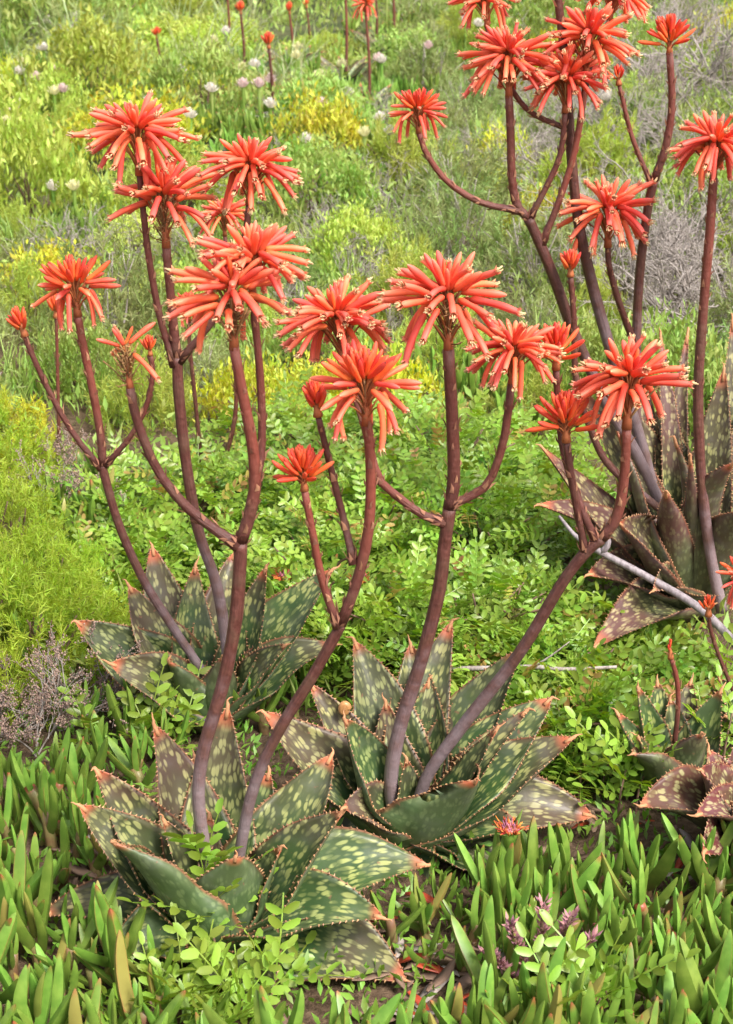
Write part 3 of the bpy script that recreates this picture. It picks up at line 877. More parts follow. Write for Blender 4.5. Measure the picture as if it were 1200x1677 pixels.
E_leaves = [(1047, 1123, .02, .06, -.01), (1076, 1116, .09, .075, -.01), (1131, 1112, .11, .07, -.01), (1182, 1130, .05, .07, -.01), (1046, 1203, -.05, .045, -.005),
            (1044, 1218, -.09, .085, .0), (1147, 1195, -.07, .075, .0), (1008, 1168, .0, .06, .0), (1100, 1140, .06, .06, -.01)]
aloe((1100, 1300), 'small young aloe with thin red stalk and withered bud among leafy sprigs', E_leaves, [
    S_([(1103, 1230), (1110, 1160), (1108, 1112), (1098, 1076)], (.0068, .0056), ('withered', .8), v=(.5, 1), dens=.4)])
F_leaves = [(1055, 1312, -.08, .115, .04), (1145, 1262, -.05, .12, .02), (1165, 1225, .05, .10, 0), (1146, 1322, -.14, .09, .05), (1210, 1200, .08, .1, 0), (1150, 1400, -.2, .1, .05),
            (1270, 1230, .05, .1, 0), (1300, 1330, -.05, .1, .04), (1215, 1420, -.22, .1, .05)]
aloe((1222, 1385), 'maroon-leaved aloe rosette with pale dry leaf edges at the ice plants', F_leaves, [], red=True)
G_leaves = [(1180, 1110, .02, .06, 0), (1250, 1100, .08, .07, 0), (1215, 1090, .1, .06, 0), (1270, 1160, -.05, .07, .02), (1185, 1175, -.08, .06, 0.01)]
aloe((1232, 1205), 'little aloe with bent red stalk and small orange bud beside the dead grey stalk', G_leaves, [
    S_([(1222, 1180), (1192, 1112), (1166, 1042), (1160, 1006)], (.0056, .0048), ('tiny', 1.0), v=(.5, 1), dens=.7),
    S_([(1238, 1180), (1232, 1080), (1222, 975)], (.0075, .0065), ('mid', .8), v=(.5, 1))])

# bare dead stalk slanting over the dark aloe's lower leaves
mb = MB()
Yd = rD.location.y - .22
pd_ = [np.array(P(*p)) for p in ((1225, 1078, Yd - .1), (1150, 1000, Yd - .06), (1060, 945, Yd), (985, 905, Yd + .02), (945, 880, Yd + .05), (915, 845, Yd + .08))]
mb.tube(pd_, [.0095, .0088, .008, .0072, .005, .003], 10, n=40)
mb.tube([pd_[3], pd_[3] + np.array((.012, 0, .02)), pd_[3] + np.array((.008, .01, .045))], [.0075, .0065, .005], 7, n=6)
fs_ = tag(obj('dead_stalk', mb.mesh('dead_stalk', [MAT['greystalk']])), 'bare grey dried flower stalk slanting over the dark aloe leaves', 'stalk')

# far aloes on the slope: stalk and small head each
def far_aloe(px, top, bot, S, label, r=.012):
    b = G(px + 4, bot + 30)
    root = thing('aloe_plant', b, label, 'aloe', 'far aloes on the slope')
    t = np.array(P(px, top, b.y)) - np.array(b)
    stalk_part(root, 'flower_stalk', [np.zeros(3), t * .5 + np.array((.015, 0, 0)), t], r, r * .6, dens if False else (0, 1), .5, 1, 'stalk', px, 0)
    for k in range(7):
        a = k * .9; q = np.array((math.cos(a) * .22, math.sin(a) * .22, .2))
        aloe_leaf(root, (0, 0, .01), q, .09, 0.0)
    return root, t
for px, top, bot, kd, S in ((440, 78, 190, 'young', 1.6), (394, 22, 115, 'young', 1.5), (474, 22, 95, 'young', 1.4), (502, 12, 80, 'tiny', 1.4), (599, 25, 165, 'mid', 1.25), (257, 62, 135, 'young', 1.3), (612, -40, 60, 'open', 1.3)):
    root, t = far_aloe(px, top, bot, S, 'thin stalked aloe with small red-orange bud head far up the green slope')
    flower_head(root, t, (0, 0, 1), kd, S, px)
for px, top, bot in ((562, -60, 112), (640, -60, 70), (370, -30, 75), (868, -40, 60), (1112, -30, 30)):
    root, t = far_aloe(px, top, bot, 1, 'bare tall aloe stalk standing far up the green slope')
    flower_head(root, t, (0, 0, 1), 'mid', 1.2, px)

# ------------------------------------------------------------------ leaf templates
def strip_leaf(L, w, fold=.25, curl=.15, tpl=(0, .9, 1.0, .6, 0), ts=(0, .22, .5, .8, 1)):
    """flat leaf along +Z, face towards +X; quads plus centre fold -> (V,F tris)"""
    V = [(0, 0, 0)]; F = []
    for s, q in list(zip(ts, tpl))[1:-1]:
        x = -curl * L * s * s
        V += [(x + fold * q * w * .5, -q * w * .5, L * s), (x, 0, L * s), (x + fold * q * w * .5, q * w * .5, L * s)]
    V.append((-curl * L, 0, L))
    k = len(ts) - 2
    F += [(0, 2, 1), (0, 3, 2)]
    for i in range(k - 1):
        a = 1 + 3 * i; b = a + 3
        F += [(a, a + 1, b + 1), (a, b + 1, b), (a + 1, a + 2, b + 2), (a + 1, b + 2, b + 1)]
    a = 1 + 3 * (k - 1); t = len(V) - 1
    F += [(a, a + 1, t), (a + 1, a + 2, t)]
    return np.array(V, float), np.array(F)

LV, LF = strip_leaf(.031, .0145, .25, .15, (0, .88, 1.0, .78, 0), (0, .2, .52, .84, 1))
def compound(seed):
    """pinnate leaf: winged midrib along +Z, face +X, pairs of oval leaflets"""
    r = random.Random(seed)
    pairs = r.choice((3, 4, 4, 5)); L = .022 * pairs + .02
    mats = []
    for i in range(pairs):
        z = .016 + i * .022 * r.uniform(.95, 1.05); x = -.25 * z * z / L
        for sg in (-1, 1):
            a = rad(r.uniform(48, 66))
            zd = np.array((r.uniform(-.1, .25), sg * math.sin(a), math.cos(a)))
            mats.append(frame((x, 0, z + r.uniform(-.002, .002)), zd, (1, 0, r.uniform(-.2, .2)), r.uniform(.8, 1.05) * (1 - .1 * (i == 0))))
    if r.random() < .7:
        mats.append(frame((-.25 * L, 0, L), (-.1, 0, 1), (1, 0, 0), .9))
    V, F = stamp(LV, LF, mats)
    n = len(V)
    rv, rf = [], []
    for i in range(5):
        z = L * i / 4; x = -.25 * z * z / L
        rv += [(x, -.0011, z), (x, .0011, z)]
        if i: rf += [(n + 2 * i - 2, n + 2 * i - 1, n + 2 * i + 1), (n + 2 * i - 2, n + 2 * i + 1, n + 2 * i)]
    return np.vstack([V, rv]), np.vstack([F, rf])
COMP = [compound(i) for i in range(7)]
COMP_ME = [mesh_from('lentisk_leaf', V, F, [MAT['lentisk']]) for V, F in COMP]
YEL = foliage_mat('lentisk_leaf_yellowing', (0.36, 0.35, 0.06), (0.42, 0.25, 0.08), .02, .25, .35, .45, .4)
COMP_YEL = [mesh_from('lentisk_leaf_yellowing', V, F, [YEL]) for V, F in COMP[:2]]

def lentisk(loc, rx, ry, H, nparts, nfill, label, group, seed):
    r = random.Random(seed)
    root = thing('lentisk_bush', loc, label, 'bush', group)
    mb = MB()
    tips = []
    for k in range(9):
        a = r.uniform(0, 6.28); q = r.uniform(.2, .75)
        e = np.array((rx * q * math.cos(a), ry * q * math.sin(a), H * (1 - .5 * q * q) * .85))
        mb.tube([(0, 0, -.02), e * .5 + np.array((r.uniform(-.03, .03), r.uniform(-.03, .03), .02)), e], [.005, .0035, .0018], 5, n=7)
    obj('stem', mb.mesh('lentisk_stem', [MAT['stem']]), root)
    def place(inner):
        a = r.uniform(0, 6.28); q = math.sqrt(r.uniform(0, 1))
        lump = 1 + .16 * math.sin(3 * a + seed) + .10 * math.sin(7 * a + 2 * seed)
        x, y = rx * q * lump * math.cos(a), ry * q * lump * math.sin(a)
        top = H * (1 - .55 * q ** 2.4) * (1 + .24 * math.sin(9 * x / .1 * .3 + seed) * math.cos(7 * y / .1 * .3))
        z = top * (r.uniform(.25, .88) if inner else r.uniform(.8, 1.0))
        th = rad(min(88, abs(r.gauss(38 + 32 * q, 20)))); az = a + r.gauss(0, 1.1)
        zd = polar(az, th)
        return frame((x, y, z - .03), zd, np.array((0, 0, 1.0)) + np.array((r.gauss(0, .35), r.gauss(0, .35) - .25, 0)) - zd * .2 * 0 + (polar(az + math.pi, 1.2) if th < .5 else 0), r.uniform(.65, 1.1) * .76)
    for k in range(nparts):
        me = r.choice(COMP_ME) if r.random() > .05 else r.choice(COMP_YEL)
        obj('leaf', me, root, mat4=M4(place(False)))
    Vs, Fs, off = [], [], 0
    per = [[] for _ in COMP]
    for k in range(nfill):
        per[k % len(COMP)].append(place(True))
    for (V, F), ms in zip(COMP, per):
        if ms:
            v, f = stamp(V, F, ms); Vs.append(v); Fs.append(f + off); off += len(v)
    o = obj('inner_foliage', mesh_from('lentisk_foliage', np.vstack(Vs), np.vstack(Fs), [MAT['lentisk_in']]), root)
    o['kind'] = 'stuff'
    return root

def gb(px, py):
    p = G(px, py); return p
LB = [  # px,py of the bush base on the ground, rx, ry, height, where it grows
    (520, 1010, .27, .27, .20, 'behind the leaning stalk with two forks'), (640, 1090, .25, .20, .17, 'touching the candelabra aloe\'s back leaves'),
    (800, 1070, .27, .22, .18, 'behind the fallen straight twig'), (830, 950, .30, .26, .20, 'between the candelabra stalk and slanting stalk'),
    (650, 930, .34, .28, .22, 'around the stout candelabra stalk'), (500, 880, .32, .28, .20, 'between the two front aloes\' stalks'),
    (720, 820, .38, .30, .22, 'under the curved candelabra arm'), (560, 780, .36, .30, .20, 'far behind the small orange bud heads'),
    (300, 880, .34, .26, .18, 'behind the blue-green aloe rosette'), (930, 1150, .22, .18, .13, 'in front of the fallen straight twig'),
    (1010, 1090, .15, .11, .08, 'under the dead grey slanting stalk'), (835, 850, .25, .22, .16, 'beside the tall dark aloe\'s left leaves'),
    (210, 960, .2, .2, .13, 'between feathery shrub and blue-green aloe'), (930, 1230, .20, .13, .12, 'beside the candelabra aloe\'s outstretched leaves')]
for i, (px, py, rx, ry, H, where) in enumerate(LB):
    lentisk(gb(px, py), rx, ry, H * 1.05, 290, 260, 'low green lentisk bush ' + where, 'lentisk bushes between the aloes', 50 + i)

def sprig(loc, n, H, label, group, seed):
    """thin upright shoot with a few pinnate leaves"""
    r = random.Random(seed)
    root = thing('lentisk_sprig', loc, label, 'sprig', group, r.uniform(0, 6))
    mb = MB(); lean = np.array((r.uniform(-.3, .3), r.uniform(-.3, .3), 1.0))
    mb.tube([(0, 0, -.02), lean * H * .5, lean * H + np.array((.01, 0, 0))], [.0028, .0022, .0014], 5, n=7)
    obj('stem', mb.mesh('sprig_stem', [MAT['stem']]), root)
    for k in range(n):
        t = (k + 1) / n; a = k * 2.4 + r.uniform(-.3, .3)
        zd = polar(a, rad(np.interp(t, [0, 1], [75, 25]) + r.uniform(-12, 12)))
        obj('leaf', r.choice(COMP_ME), root, mat4=M4(frame(lean * H * (0.25 + .75 * t), zd, (0, -.3, 1), r.uniform(.75, 1.05))))
    return root

for i, (px, py, dy, n, H) in enumerate(((345, 1600, 0, 9, .17), (362, 1605, 0, 6, .13), (330, 1680, 0, 7, .05), (290, 1640, 0, 7, .04), (400, 1690, 0, 8, .05), (455, 1640, 0, 6, .05), (250, 1690, 0, 8, .05), (360, 1730, 0, 8, .05))):
    b = G(px, py)
    sprig(b, n, H, 'leafy green lentisk sprig growing at the foot of the front spotted aloe', 'sprigs at the front aloe', 300 + i)
for i, (px, py, n, H) in enumerate(((235, 1250, 7, .07), (265, 1240, 7, .07), (310, 1220, 6, .06), (150, 1240, 7, .06), (980, 1310, 7, .10), (1010, 1340, 7, .09), (1040, 1330, 6, .08), (1170, 1150, 7, .10), (1150, 1270, 5, .11), (1180, 1270, 5, .12), (940, 1320, 6, .08))):
    sprig(G(px, py), n, H, 'leafy green lentisk sprig poking up between aloe rosettes', 'sprigs between rosettes', 330 + i)
for i, (px, py, n, H) in enumerate(((960, 1700, 7, .09), (930, 1740, 6, .09), (1010, 1690, 6, .08), (890, 1690, 6, .07))):
    sprig(G(px, py), n, H, 'yellow-green leafy sprig by the mauve flower spikes in the ice plants', 'sprigs by the mauve spikes', 350 + i)

# ------------------------------------------------------------------ ice plants
def ice_leaf(seed, L=1.0):
    """three-cornered finger along +Z bending towards +X, keel on the -X side"""
    r = random.Random(seed); mb = MB()
    bend, sway = r.uniform(.02, .40), r.uniform(-.14, .14)
    prof = [(0, .054), (.08, .070), (.25, .078), (.45, .080), (.62, .077), (.78, .066), (.9, .046), (.965, .026), (1, .007)]
    cor = [(0, 1.15), (122, 1.0), (238, 1.0)]
    for c in range(3):                                   # each face its own strip so that the three edges stay crisp
        (a0, k0), (a1, k1) = cor[c], cor[(c + 1) % 3]
        V, U, F = [], [], []
        for z, q in prof:
            x, y = bend * z * z, sway * z * z
            p0 = np.array((-q * k0 * math.cos(rad(a0)), q * k0 * math.sin(rad(a0)))); p1 = np.array((-q * k1 * math.cos(rad(a1)), q * k1 * math.sin(rad(a1))))
            m = (p0 + p1) / 2 * (1.55 if c != 1 else 1.25)
            for t, p in ((1, p0), (.3, m), (1, p1)):
                V.append((x + p[0], y + p[1], z)); U.append((z, t))
        for i in range(len(prof) - 1):
            for k in range(2):
                F.append((i * 3 + k, (i + 1) * 3 + k, (i + 1) * 3 + k + 1, i * 3 + k + 1))
        mb.add(V, F, 0, U)
    return mb
ICE_ME = [ice_leaf(i).mesh('ice_leaf', [MAT['ice']]) for i in range(10)]

def seed_head(root, top, S, seed):
    r = random.Random(seed); mb = MB()
    mb.tube([(0, 0, -.03), (0, 0, -.012), (0, 0, 0), (0, 0, .012)], [.005, .010, .013, .0115], 9, n=8)
    for k in range(4):
        a = k * 1.57 + r.uniform(-.3, .3)
        d = polar(a, rad(r.uniform(35, 70))); s = np.cross(d, (0, 0, 1.0)); s /= np.linalg.norm(s)
        p = np.array((math.cos(a) * .009, math.sin(a) * .009, .006)); l = r.uniform(.022, .04)
        mb.add([p - s * .007, p + s * .007, p + d * l, p - np.array((0, 0, .006))], [(0, 1, 2), (1, 3, 2), (3, 0, 2)])
    o = obj('seed_head', mb.mesh('seed_head', [MAT['ice']]), root, mat4=Matrix.Translation(Vector(top)) @ Matrix.Scale(S, 4))
    t = MB()
    for k in range(90):
        a, q = r.uniform(0, 6.28), math.sqrt(r.random()) * .017
        p = np.array((q * math.cos(a), q * math.sin(a), .009)); e = p + np.array((r.uniform(-.006, .006) + .5 * p[0], r.uniform(-.006, .006) + .5 * p[1], r.uniform(.004, .012)))
        t.tube([p, e], [.0014, .0008], 3, m=0 if q > .009 else 1, n=2)
    obj('withered_petals', t.mesh('withered_petals', [MAT['spent'], MAT['spentpink']]), o)

def ice_shoot(loc, label, group, seed, S=1.0, npair=3, lean=None, seeded=False):
    r = random.Random(seed)
    root = thing('ice_plant', loc, label, 'ice plant', group, r.uniform(0, 6.28), S)
    ln = lean if lean is not None else (r.gauss(0, .3), r.gauss(0, .3))
    ax = np.array((ln[0], ln[1], 1.0)); ax /= np.linalg.norm(ax)
    h = r.uniform(.015, .05)
    mb = MB(); mb.tube([(0, 0, -.03), ax * h * .5, ax * (h + .012)], [.0075, .0075, .006], 7, n=5)
    obj('stem', mb.mesh('ice_stem', [MAT['icestem']]), root)
    for k in range(npair):
        f = (k + 1) / npair
        a0 = k * 1.5708 + r.uniform(-.2, .2)
        L = np.interp(f, [0, .5, 1], [.066, .082, .056]) * r.uniform(.7, 1.2)
        for sg in (0, 1):
            if r.random() < .07: continue
            th = rad(np.interp(f, [0, 1], [62, 10]) + r.uniform(-12, 12))
            d = polar(a0 + sg * math.pi + r.uniform(-.2, .2), th)
            d = d + ax * .5 - np.array((0, 0, .5)); d /= np.linalg.norm(d)
            M = frame(ax * h * (0.3 + .7 * f), d, np.array((0, 0, 1.0)) + ax * .3 - np.array((d[0], d[1], 0)), L * r.uniform(.9, 1.1))
            q = r.uniform(.85, 1.15); M[:3, 0] *= q; M[:3, 1] *= q
            obj('leaf', r.choice(ICE_ME), root, mat4=M4(M))
    if seeded:
        seed_head(root, ax * (h + .07 / S + .02), 1.05 / S, seed)
    return root

def inpoly(x, y, poly):
    c = False; n = len(poly)
    for i in range(n):
        x1, y1 = poly[i]; x2, y2 = poly[(i + 1) % n]
        if (y1 > y) != (y2 > y) and x < (x2 - x1) * (y - y1) / (y2 - y1) + x1: c = not c
    return c

def scatter(poly, mind, tries, rr, zs=None):
    xs_ = [p[0] for p in poly]; ys_ = [p[1] for p in poly]
    out = []
    for _ in range(tries):
        x, y = rr.uniform(min(xs_), max(xs_)), rr.uniform(min(ys_), max(ys_))
        if not inpoly(x, y, poly): continue
        p = G(x, y)
        if all((p.x - q.x) ** 2 + (p.y - q.y) ** 2 > mind * mind for q in out):
            out.append(p)
    return out

rr = random.Random(5)
ICE_SETS = [
    ([(800, 1580), (790, 1500), (840, 1500), (960, 1440), (1030, 1400), (1080, 1480), (1200, 1440), (1290, 1480), (1290, 1850), (720, 1850), (760, 1760), (810, 1680)], .038, 'upright green ice plant shoot in the dense mat before the maroon aloe', 'ice plants before the maroon aloe', 1.0),
    ([(-60, 1290), (90, 1290), (140, 1370), (190, 1420), (180, 1460), (60, 1480), (70, 1540), (160, 1580), (280, 1640), (200, 1850), (-100, 1850)], .040, 'upright green ice plant shoot in the mat beside the front aloe\'s drooping leaves', 'ice plants beside the front aloe', 1.0),
    ([(200, 1720), (560, 1770), (600, 1860), (200, 1860)], .045, 'green ice plant shoot in the strip below the leafy sprigs', 'ice plants below the sprigs', 1.0),
    ([(130, 1200), (230, 1180), (300, 1250), (240, 1330), (120, 1290)], .06, 'green ice plant shoot in the gap between two spotted aloe rosettes', 'ice plants between rosettes', .95),
    ([(640, 1560), (690, 1490), (780, 1450), (830, 1560), (760, 1600), (680, 1590)], .045, 'short green ice plant shoot under the candelabra aloe\'s flat leaves', 'ice plants under flat leaves', .8),
    ([(560, 1740), (640, 1730), (740, 1700), (760, 1860), (560, 1860)], .05, 'green ice plant shoot by the red dead leaves', 'ice plants by the red dead leaves', .95),
    ([(380, 1160), (470, 1090), (520, 1080), (500, 1180), (430, 1200)], .05, 'green ice plant shoot in the gap between two spotted aloe rosettes', 'ice plants between rosettes', .95),
    ([(440, 1010), (540, 1000), (520, 1090), (440, 1090)], .06, 'ice plant shoot crowded against the leaning dark stalk', 'ice plants by the leaning stalk', 1.1),
]
iid = 1000
for poly, md, lab, grp, S in ICE_SETS:
    for p in scatter(poly, md, 900, rr):
        iid += 1
        ice_shoot(p, lab, grp, iid, S * rr.uniform(1.0, 1.7), rr.choice((2, 2, 3, 3, 4)))
for k, (px, py, S, lab) in enumerate(((830, 1475, 1.15, 'ice plant with pink and orange withered flower before the aloe leaf'), (468, 1050, 1.2, 'tall ice plant with orange withered flower beside the forked leaning stalk'), (588, 1050, .9, 'ice plant with small orange withered flower right of the leaning stalk'),
                                      (30, 1360, 1.0, 'stout four-paired ice plant at the edge of the shaded gap under seed twigs'), (105, 1385, 1.15, 'pale green budding ice plant beside the aloe\'s left leaf tips'))):
    b = G(px, py)
    r0 = ice_shoot(b, lab, None, 700 + k, S * 1.15, 4, (0, 0), k < 3)
# mid-distance clumps of larger fingers
for k, (px, py) in enumerate(((780, 640), (820, 660), (860, 640), (900, 650), (700, 640), (760, 690), (850, 690), (170, 800), (130, 860), (200, 800), (110, 900), (160, 880), (20, 1000), (15, 960), (920, 620), (640, 660), (800, 610), (740, 610), (20, 1060))):
    b = G(px, py + 25)
    for j in range(3):
        q = gpt(b.x + rr.uniform(-.07, .07), b.y + rr.uniform(-.07, .07))
        ice_shoot(q, 'fresh green ice plant shoot among the bushes behind the aloe rosettes', 'ice plants behind the rosettes', 2000 + k * 3 + j, rr.uniform(1.2, 1.7), 4)

# ------------------------------------------------------------------ shrubs and grasses by prototype
def needles(seed, rx, H, nshoot, nneedle, nl, nw, shoot=.13):
    """feathery crown: shoots bristling with thread leaves"""
    r = np.random.RandomState(seed)
    mats = []
    a = r.uniform(0, 6.283, nshoot); q = np.sqrt(r.uniform(0, 1, nshoot))
    lump = 1 + .15 * np.sin(3 * a + seed) + .1 * np.sin(5 * a + 2 * seed)
    x, y = rx * q * lump * np.cos(a), rx * q * lump * np.sin(a)
    z = H * (1 - .85 * q ** 2.4) * r.uniform(.72, 1.0, nshoot) * (1 + .15 * np.sin(x / rx * 6 + seed))
    for i in range(nshoot):
        d = np.array((.8 * x[i] / rx + r.normal(0, .3), .8 * y[i] / rx + r.normal(0, .3), 1.0)); d /= np.linalg.norm(d)
        base = np.array((x[i], y[i], z[i])) - d * shoot
        L = shoot * r.uniform(.7, 1.2)
        t = r.uniform(.1, 1, nneedle)
        for k in range(nneedle):
            e = d * .8 + r.normal(0, .55, 3)
            mats.append(frame(base + d * L * t[k], e, r.normal(0, 1, 3), nl * r.uniform(.6, 1.2)))
    w = nw / nl
    V = np.array([(0, -w / 2, 0), (0, w / 2, 0), (.06, w * .5, .55), (.06, -w * .5, .55), (.0, 0, 1.0)])
    F = np.array([(0, 1, 2), (0, 2, 3), (3, 2, 4)])
    return stamp(V, F, mats)

def leafball(seed, rx, H, nt, L, w, per):
    r = np.random.RandomState(seed)
    V, F = strip_leaf(L, w, .2, .12, (0, .95, 0), (0, .5, 1))
    mats = []
    # leaves ride in small tufts so that light and dark clumps show
    for j in range(nt):
        a = r.uniform(0, 6.283); q = math.sqrt(r.uniform(0, 1)); lump = 1 + .18 * math.sin(3 * a + seed) + .12 * math.sin(7 * a + seed)
        c = np.array((rx * q * lump * math.cos(a), rx * q * lump * math.sin(a), H * (1 - .88 * q ** 2.5) * r.uniform(.74, 1.0)))
        for k in range(per):
            p = c + r.normal(0, .024, 3) * np.array((1, 1, 1.3))
            d = polar(r.uniform(0, 6.28), abs(r.normal(.6, .4)))
            mats.append(frame(p, d, (r.normal(0, .5), r.normal(0, .5) - .3, 1), r.uniform(.7, 1.25)))
    return stamp(V, F, mats)

def stems(seed, rx, H, n, rr0=.005, mat='stem'):
    r = random.Random(seed); mb = MB()
    for k in range(n):
        a = r.uniform(0, 6.28); q = r.uniform(.1, .8)
        e = np.array((rx * q * math.cos(a), rx * q * math.sin(a), H * (1 - .5 * q * q) * .9))
        mb.tube([(0, 0, -.03), e * .5 + np.array((r.uniform(-.03, .03), r.uniform(-.03, .03), 0)), e], [rr0, rr0 * .7, rr0 * .3], 5, n=6)
    return mb.mesh('stem', [MAT[mat]])

def twigs(seed, rx, H, n, r0=.0035):
    """tangle of dry branching twigs"""
    r = random.Random(seed); mb = MB()
    def grow(p, d, L, rad0, lev):
        e = p + d * L
        m = (p + e) / 2 + np.array((r.gauss(0, 1), r.gauss(0, 1), r.gauss(0, 1))) * L * .07
        mb.tube([p, m, e], [rad0, rad0 * .8, rad0 * .55], 4, n=4, cap=False)
        if lev:
            for k in range(r.choice((2, 3, 3))):
                t = r.uniform(.3, 1.0)
                dd = d + np.array((r.gauss(0, .6), r.gauss(0, .6), r.gauss(.05, .45))); dd /= np.linalg.norm(dd)
                grow(p + (e - p) * t, dd, L * r.uniform(.5, .8), rad0 * .6, lev - 1)
    for k in range(n):
        a = r.uniform(0, 6.28); q = math.sqrt(r.random()) * .7
        d = np.array((math.cos(a) * r.uniform(.1, 1.1), math.sin(a) * r.uniform(.1, 1.1), r.uniform(.35, 1))); d /= np.linalg.norm(d)
        grow(np.array((rx * q * math.cos(a), rx * q * math.sin(a), 0.0)), d, H * r.uniform(.35, .6), r0, 3)
    return mb.mesh('dry_branches', [MAT['twig']])

def blades(seed, n, L, w, spread, rx, mat, droop=.5):
    r = np.random.RandomState(seed)
    Vs, Fs = [], []; off = 0
    for k in range(n):
        a = r.uniform(0, 6.283); l = L * r.uniform(.5, 1.15); th = abs(r.normal(0, spread)); dr = droop * r.uniform(.3, 1.5)
        b = np.array((r.normal(0, rx), r.normal(0, rx), -.01)); s = np.array((-math.sin(a), math.cos(a), 0)); h = np.array((math.cos(a), math.sin(a), 0))
        V = []
        for i in range(6):
            t = i / 5; ang = th + dr * t * 1.3
            if i: b = b + (h * math.sin(ang) + np.array((0, 0, 1)) * math.cos(ang)) * l / 5
            ww = w * (1 - t ** 2) * .5 + .0004
            V += [b - s * ww, b + s * ww]
        Vs.append(V); Fs += [(off + 2 * i, off + 2 * i + 1, off + 2 * i + 3, off + 2 * i + 2) for i in range(5)]; off += 12
    return mesh_from('blades', np.array(Vs).reshape(-1, 3), np.array(Fs), [MAT[mat]])

def tm(name, VF, mat):
    return mesh_from(name, VF[0], VF[1], [MAT[mat]])

PROTO = {
    'lime': [(tm('feathery_crown', needles(70 + i, .24, .27, 240, 44, .024, .0020, .10), 'lime'), stems(70 + i, .22, .2, 10)) for i in range(3)],
    'feather': [(tm('feathery_crown', needles(i, .24, .26, 150, 46, .034, .0030), 'feather'), stems(i, .22, .2, 10)) for i in range(3)],
    'feather_yel': [(tm('feathery_crown', needles(10 + i, .20, .22, 110, 40, .034, .0034), 'feather_yel'), stems(i, .18, .16, 8)) for i in range(2)],
    'small': [(tm('leafy_crown', leafball(20 + i, .28, .30, 95, .032, .012, 30), 'small'), stems(20 + i, .24, .22, 12)) for i in range(4)],
    'bright': [(tm('leafy_crown', leafball(30 + i, .30, .32, 105, .034, .013, 32), 'feather'), stems(30 + i, .26, .22, 12)) for i in range(3)],
    'olive': [(tm('feathery_crown', needles(60 + i, .26, .26, 120, 44, .032, .0028), 'olive'), stems(60 + i, .24, .24, 14, .004, 'twig')) for i in range(3)],
    'yellow': [(tm('leafy_crown', leafball(40 + i, .22, .22, 75, .028, .011, 28), 'feather_yel'), stems(40 + i, .2, .16, 10)) for i in range(2)],
}
GRASS = [blades(i, 90, .20, .0045, .45, .045, 'grass') for i in range(4)]
PALE = [blades(10 + i, 55, .42, .006, .5, .03, 'palegrass', .9) for i in range(3)]
TWIG = [twigs(i, .38, .46, 20, .0062) for i in range(4)]
TWIGS_S = [twigs(10 + i, .24, .34, 11, .0045) for i in range(3)]

def shrub(kind, loc, S, label, group, rz=None, sz=1.0, name='low_shrub'):
    crown, stem = R.choice(PROTO[kind])
    root = thing(name, loc, label, 'shrub', group, R.uniform(0, 6.28) if rz is None else rz, S)
    root.scale = (S, S, S * sz)
    o = obj('foliage', crown, root); o['kind'] = 'stuff'
    obj('stem', stem, root)
    return root

# feathery bright shrubs on the left margin
for k, (px, py, S, kd) in enumerate(((50, 1120, .95, 'lime'), (120, 1060, .7, 'lime'), (-30, 1080, 1.0, 'lime'), (10, 930, .9, 'lime'), (-20, 830, 1.0, 'lime'), (150, 990, .55, 'lime'), (70, 1010, .8, 'lime'))):
    shrub(kd, G(px, py), S, 'bright feathery yellow-green shrub beside the dry brown seed twigs', 'feathery shrubs by the seed twigs')
for k, (px, py, S) in enumerate(((45, 790, .7), (20, 720, .7), (75, 830, .35))):
    shrub('feather_yel', G(px, py), S, 'yellowing feathery shrub above the green finger-leaved plants', 'yellowing shrubs')

# dry seed twigs
def seed_twig(loc, seed, H, label, lean):
    r = random.Random(seed); mb = MB(); sb = MB()
    root = thing('dry_seed_stalk', loc, label, 'dry stalk', 'dry seed twigs')
    def grow(p, d, L, q, lev):
        e = p + d * L
        mb.tube([p, (p + e) / 2 + np.array((r.gauss(0, 1), r.gauss(0, 1), r.gauss(0, 1))) * L * .06, e], [q, q * .8, q * .5], 4, n=4, cap=False)
        if lev:
            for k in range(3):
                dd = d + np.array((r.gauss(0, .5), r.gauss(0, .5), r.gauss(0, .4))); dd /= np.linalg.norm(dd)
                grow(p + (e - p) * r.uniform(.35, 1), dd, L * r.uniform(.45, .75), q * .6, lev - 1)
        else:
            for k in range(7):
                c = p + (e - p) * r.random() + np.array((r.gauss(0, 1), r.gauss(0, 1), r.gauss(0, 1))) * .003
                s = r.uniform(.0012, .0026)
                sb.add([c + np.array(v) * s for v in ((1, 0, 0), (-1, 0, 0), (0, 1, 0), (0, -1, 0), (0, 0, 1.3), (0, 0, -1.3))], [(0, 2, 4), (2, 1, 4), (1, 3, 4), (3, 0, 4), (2, 0, 5), (1, 2, 5), (3, 1, 5), (0, 3, 5)])
    for k in range(4):
        d = np.array(lean) + np.array((r.gauss(0, .3), r.gauss(0, .3), r.gauss(0, .25))); d /= np.linalg.norm(d)
        grow(np.zeros(3), d, H * r.uniform(.35, .55), .0022, 3)
    obj('twig', mb.mesh('seed_twig', [MAT['twig']]), root)
    s = obj('seed_cluster', sb.mesh('seed_cluster', [MAT['seed']]), root); s['kind'] = 'stuff'
for k, (px, py, H, ln) in enumerate(((40, 1190, .24, (.6, .0, .7)), (90, 1200, .26, (.5, -.1, .7)), (0, 1180, .22, (.3, 0, .8)), (130, 1180, .24, (.7, -.1, .6)), (60, 1240, .2, (.2, -.1, .7)), (-10, 1220, .2, (.4, 0, .5)),
                                     (90, 850, .22, (.1, 0, 1)), (110, 870, .22, (.3, 0, 1)), (150, 900, .2, (.2, 0, 1)), (110, 800, .2, (0, 0, 1)))):
    b = G(px, py)
    seed_twig(b, 60 + k, H, 'dry brown twig beaded with tiny seeds at the feathery shrub' if k < 6 else 'dry brown seed twig among green fingers behind the budding stalk', ln)

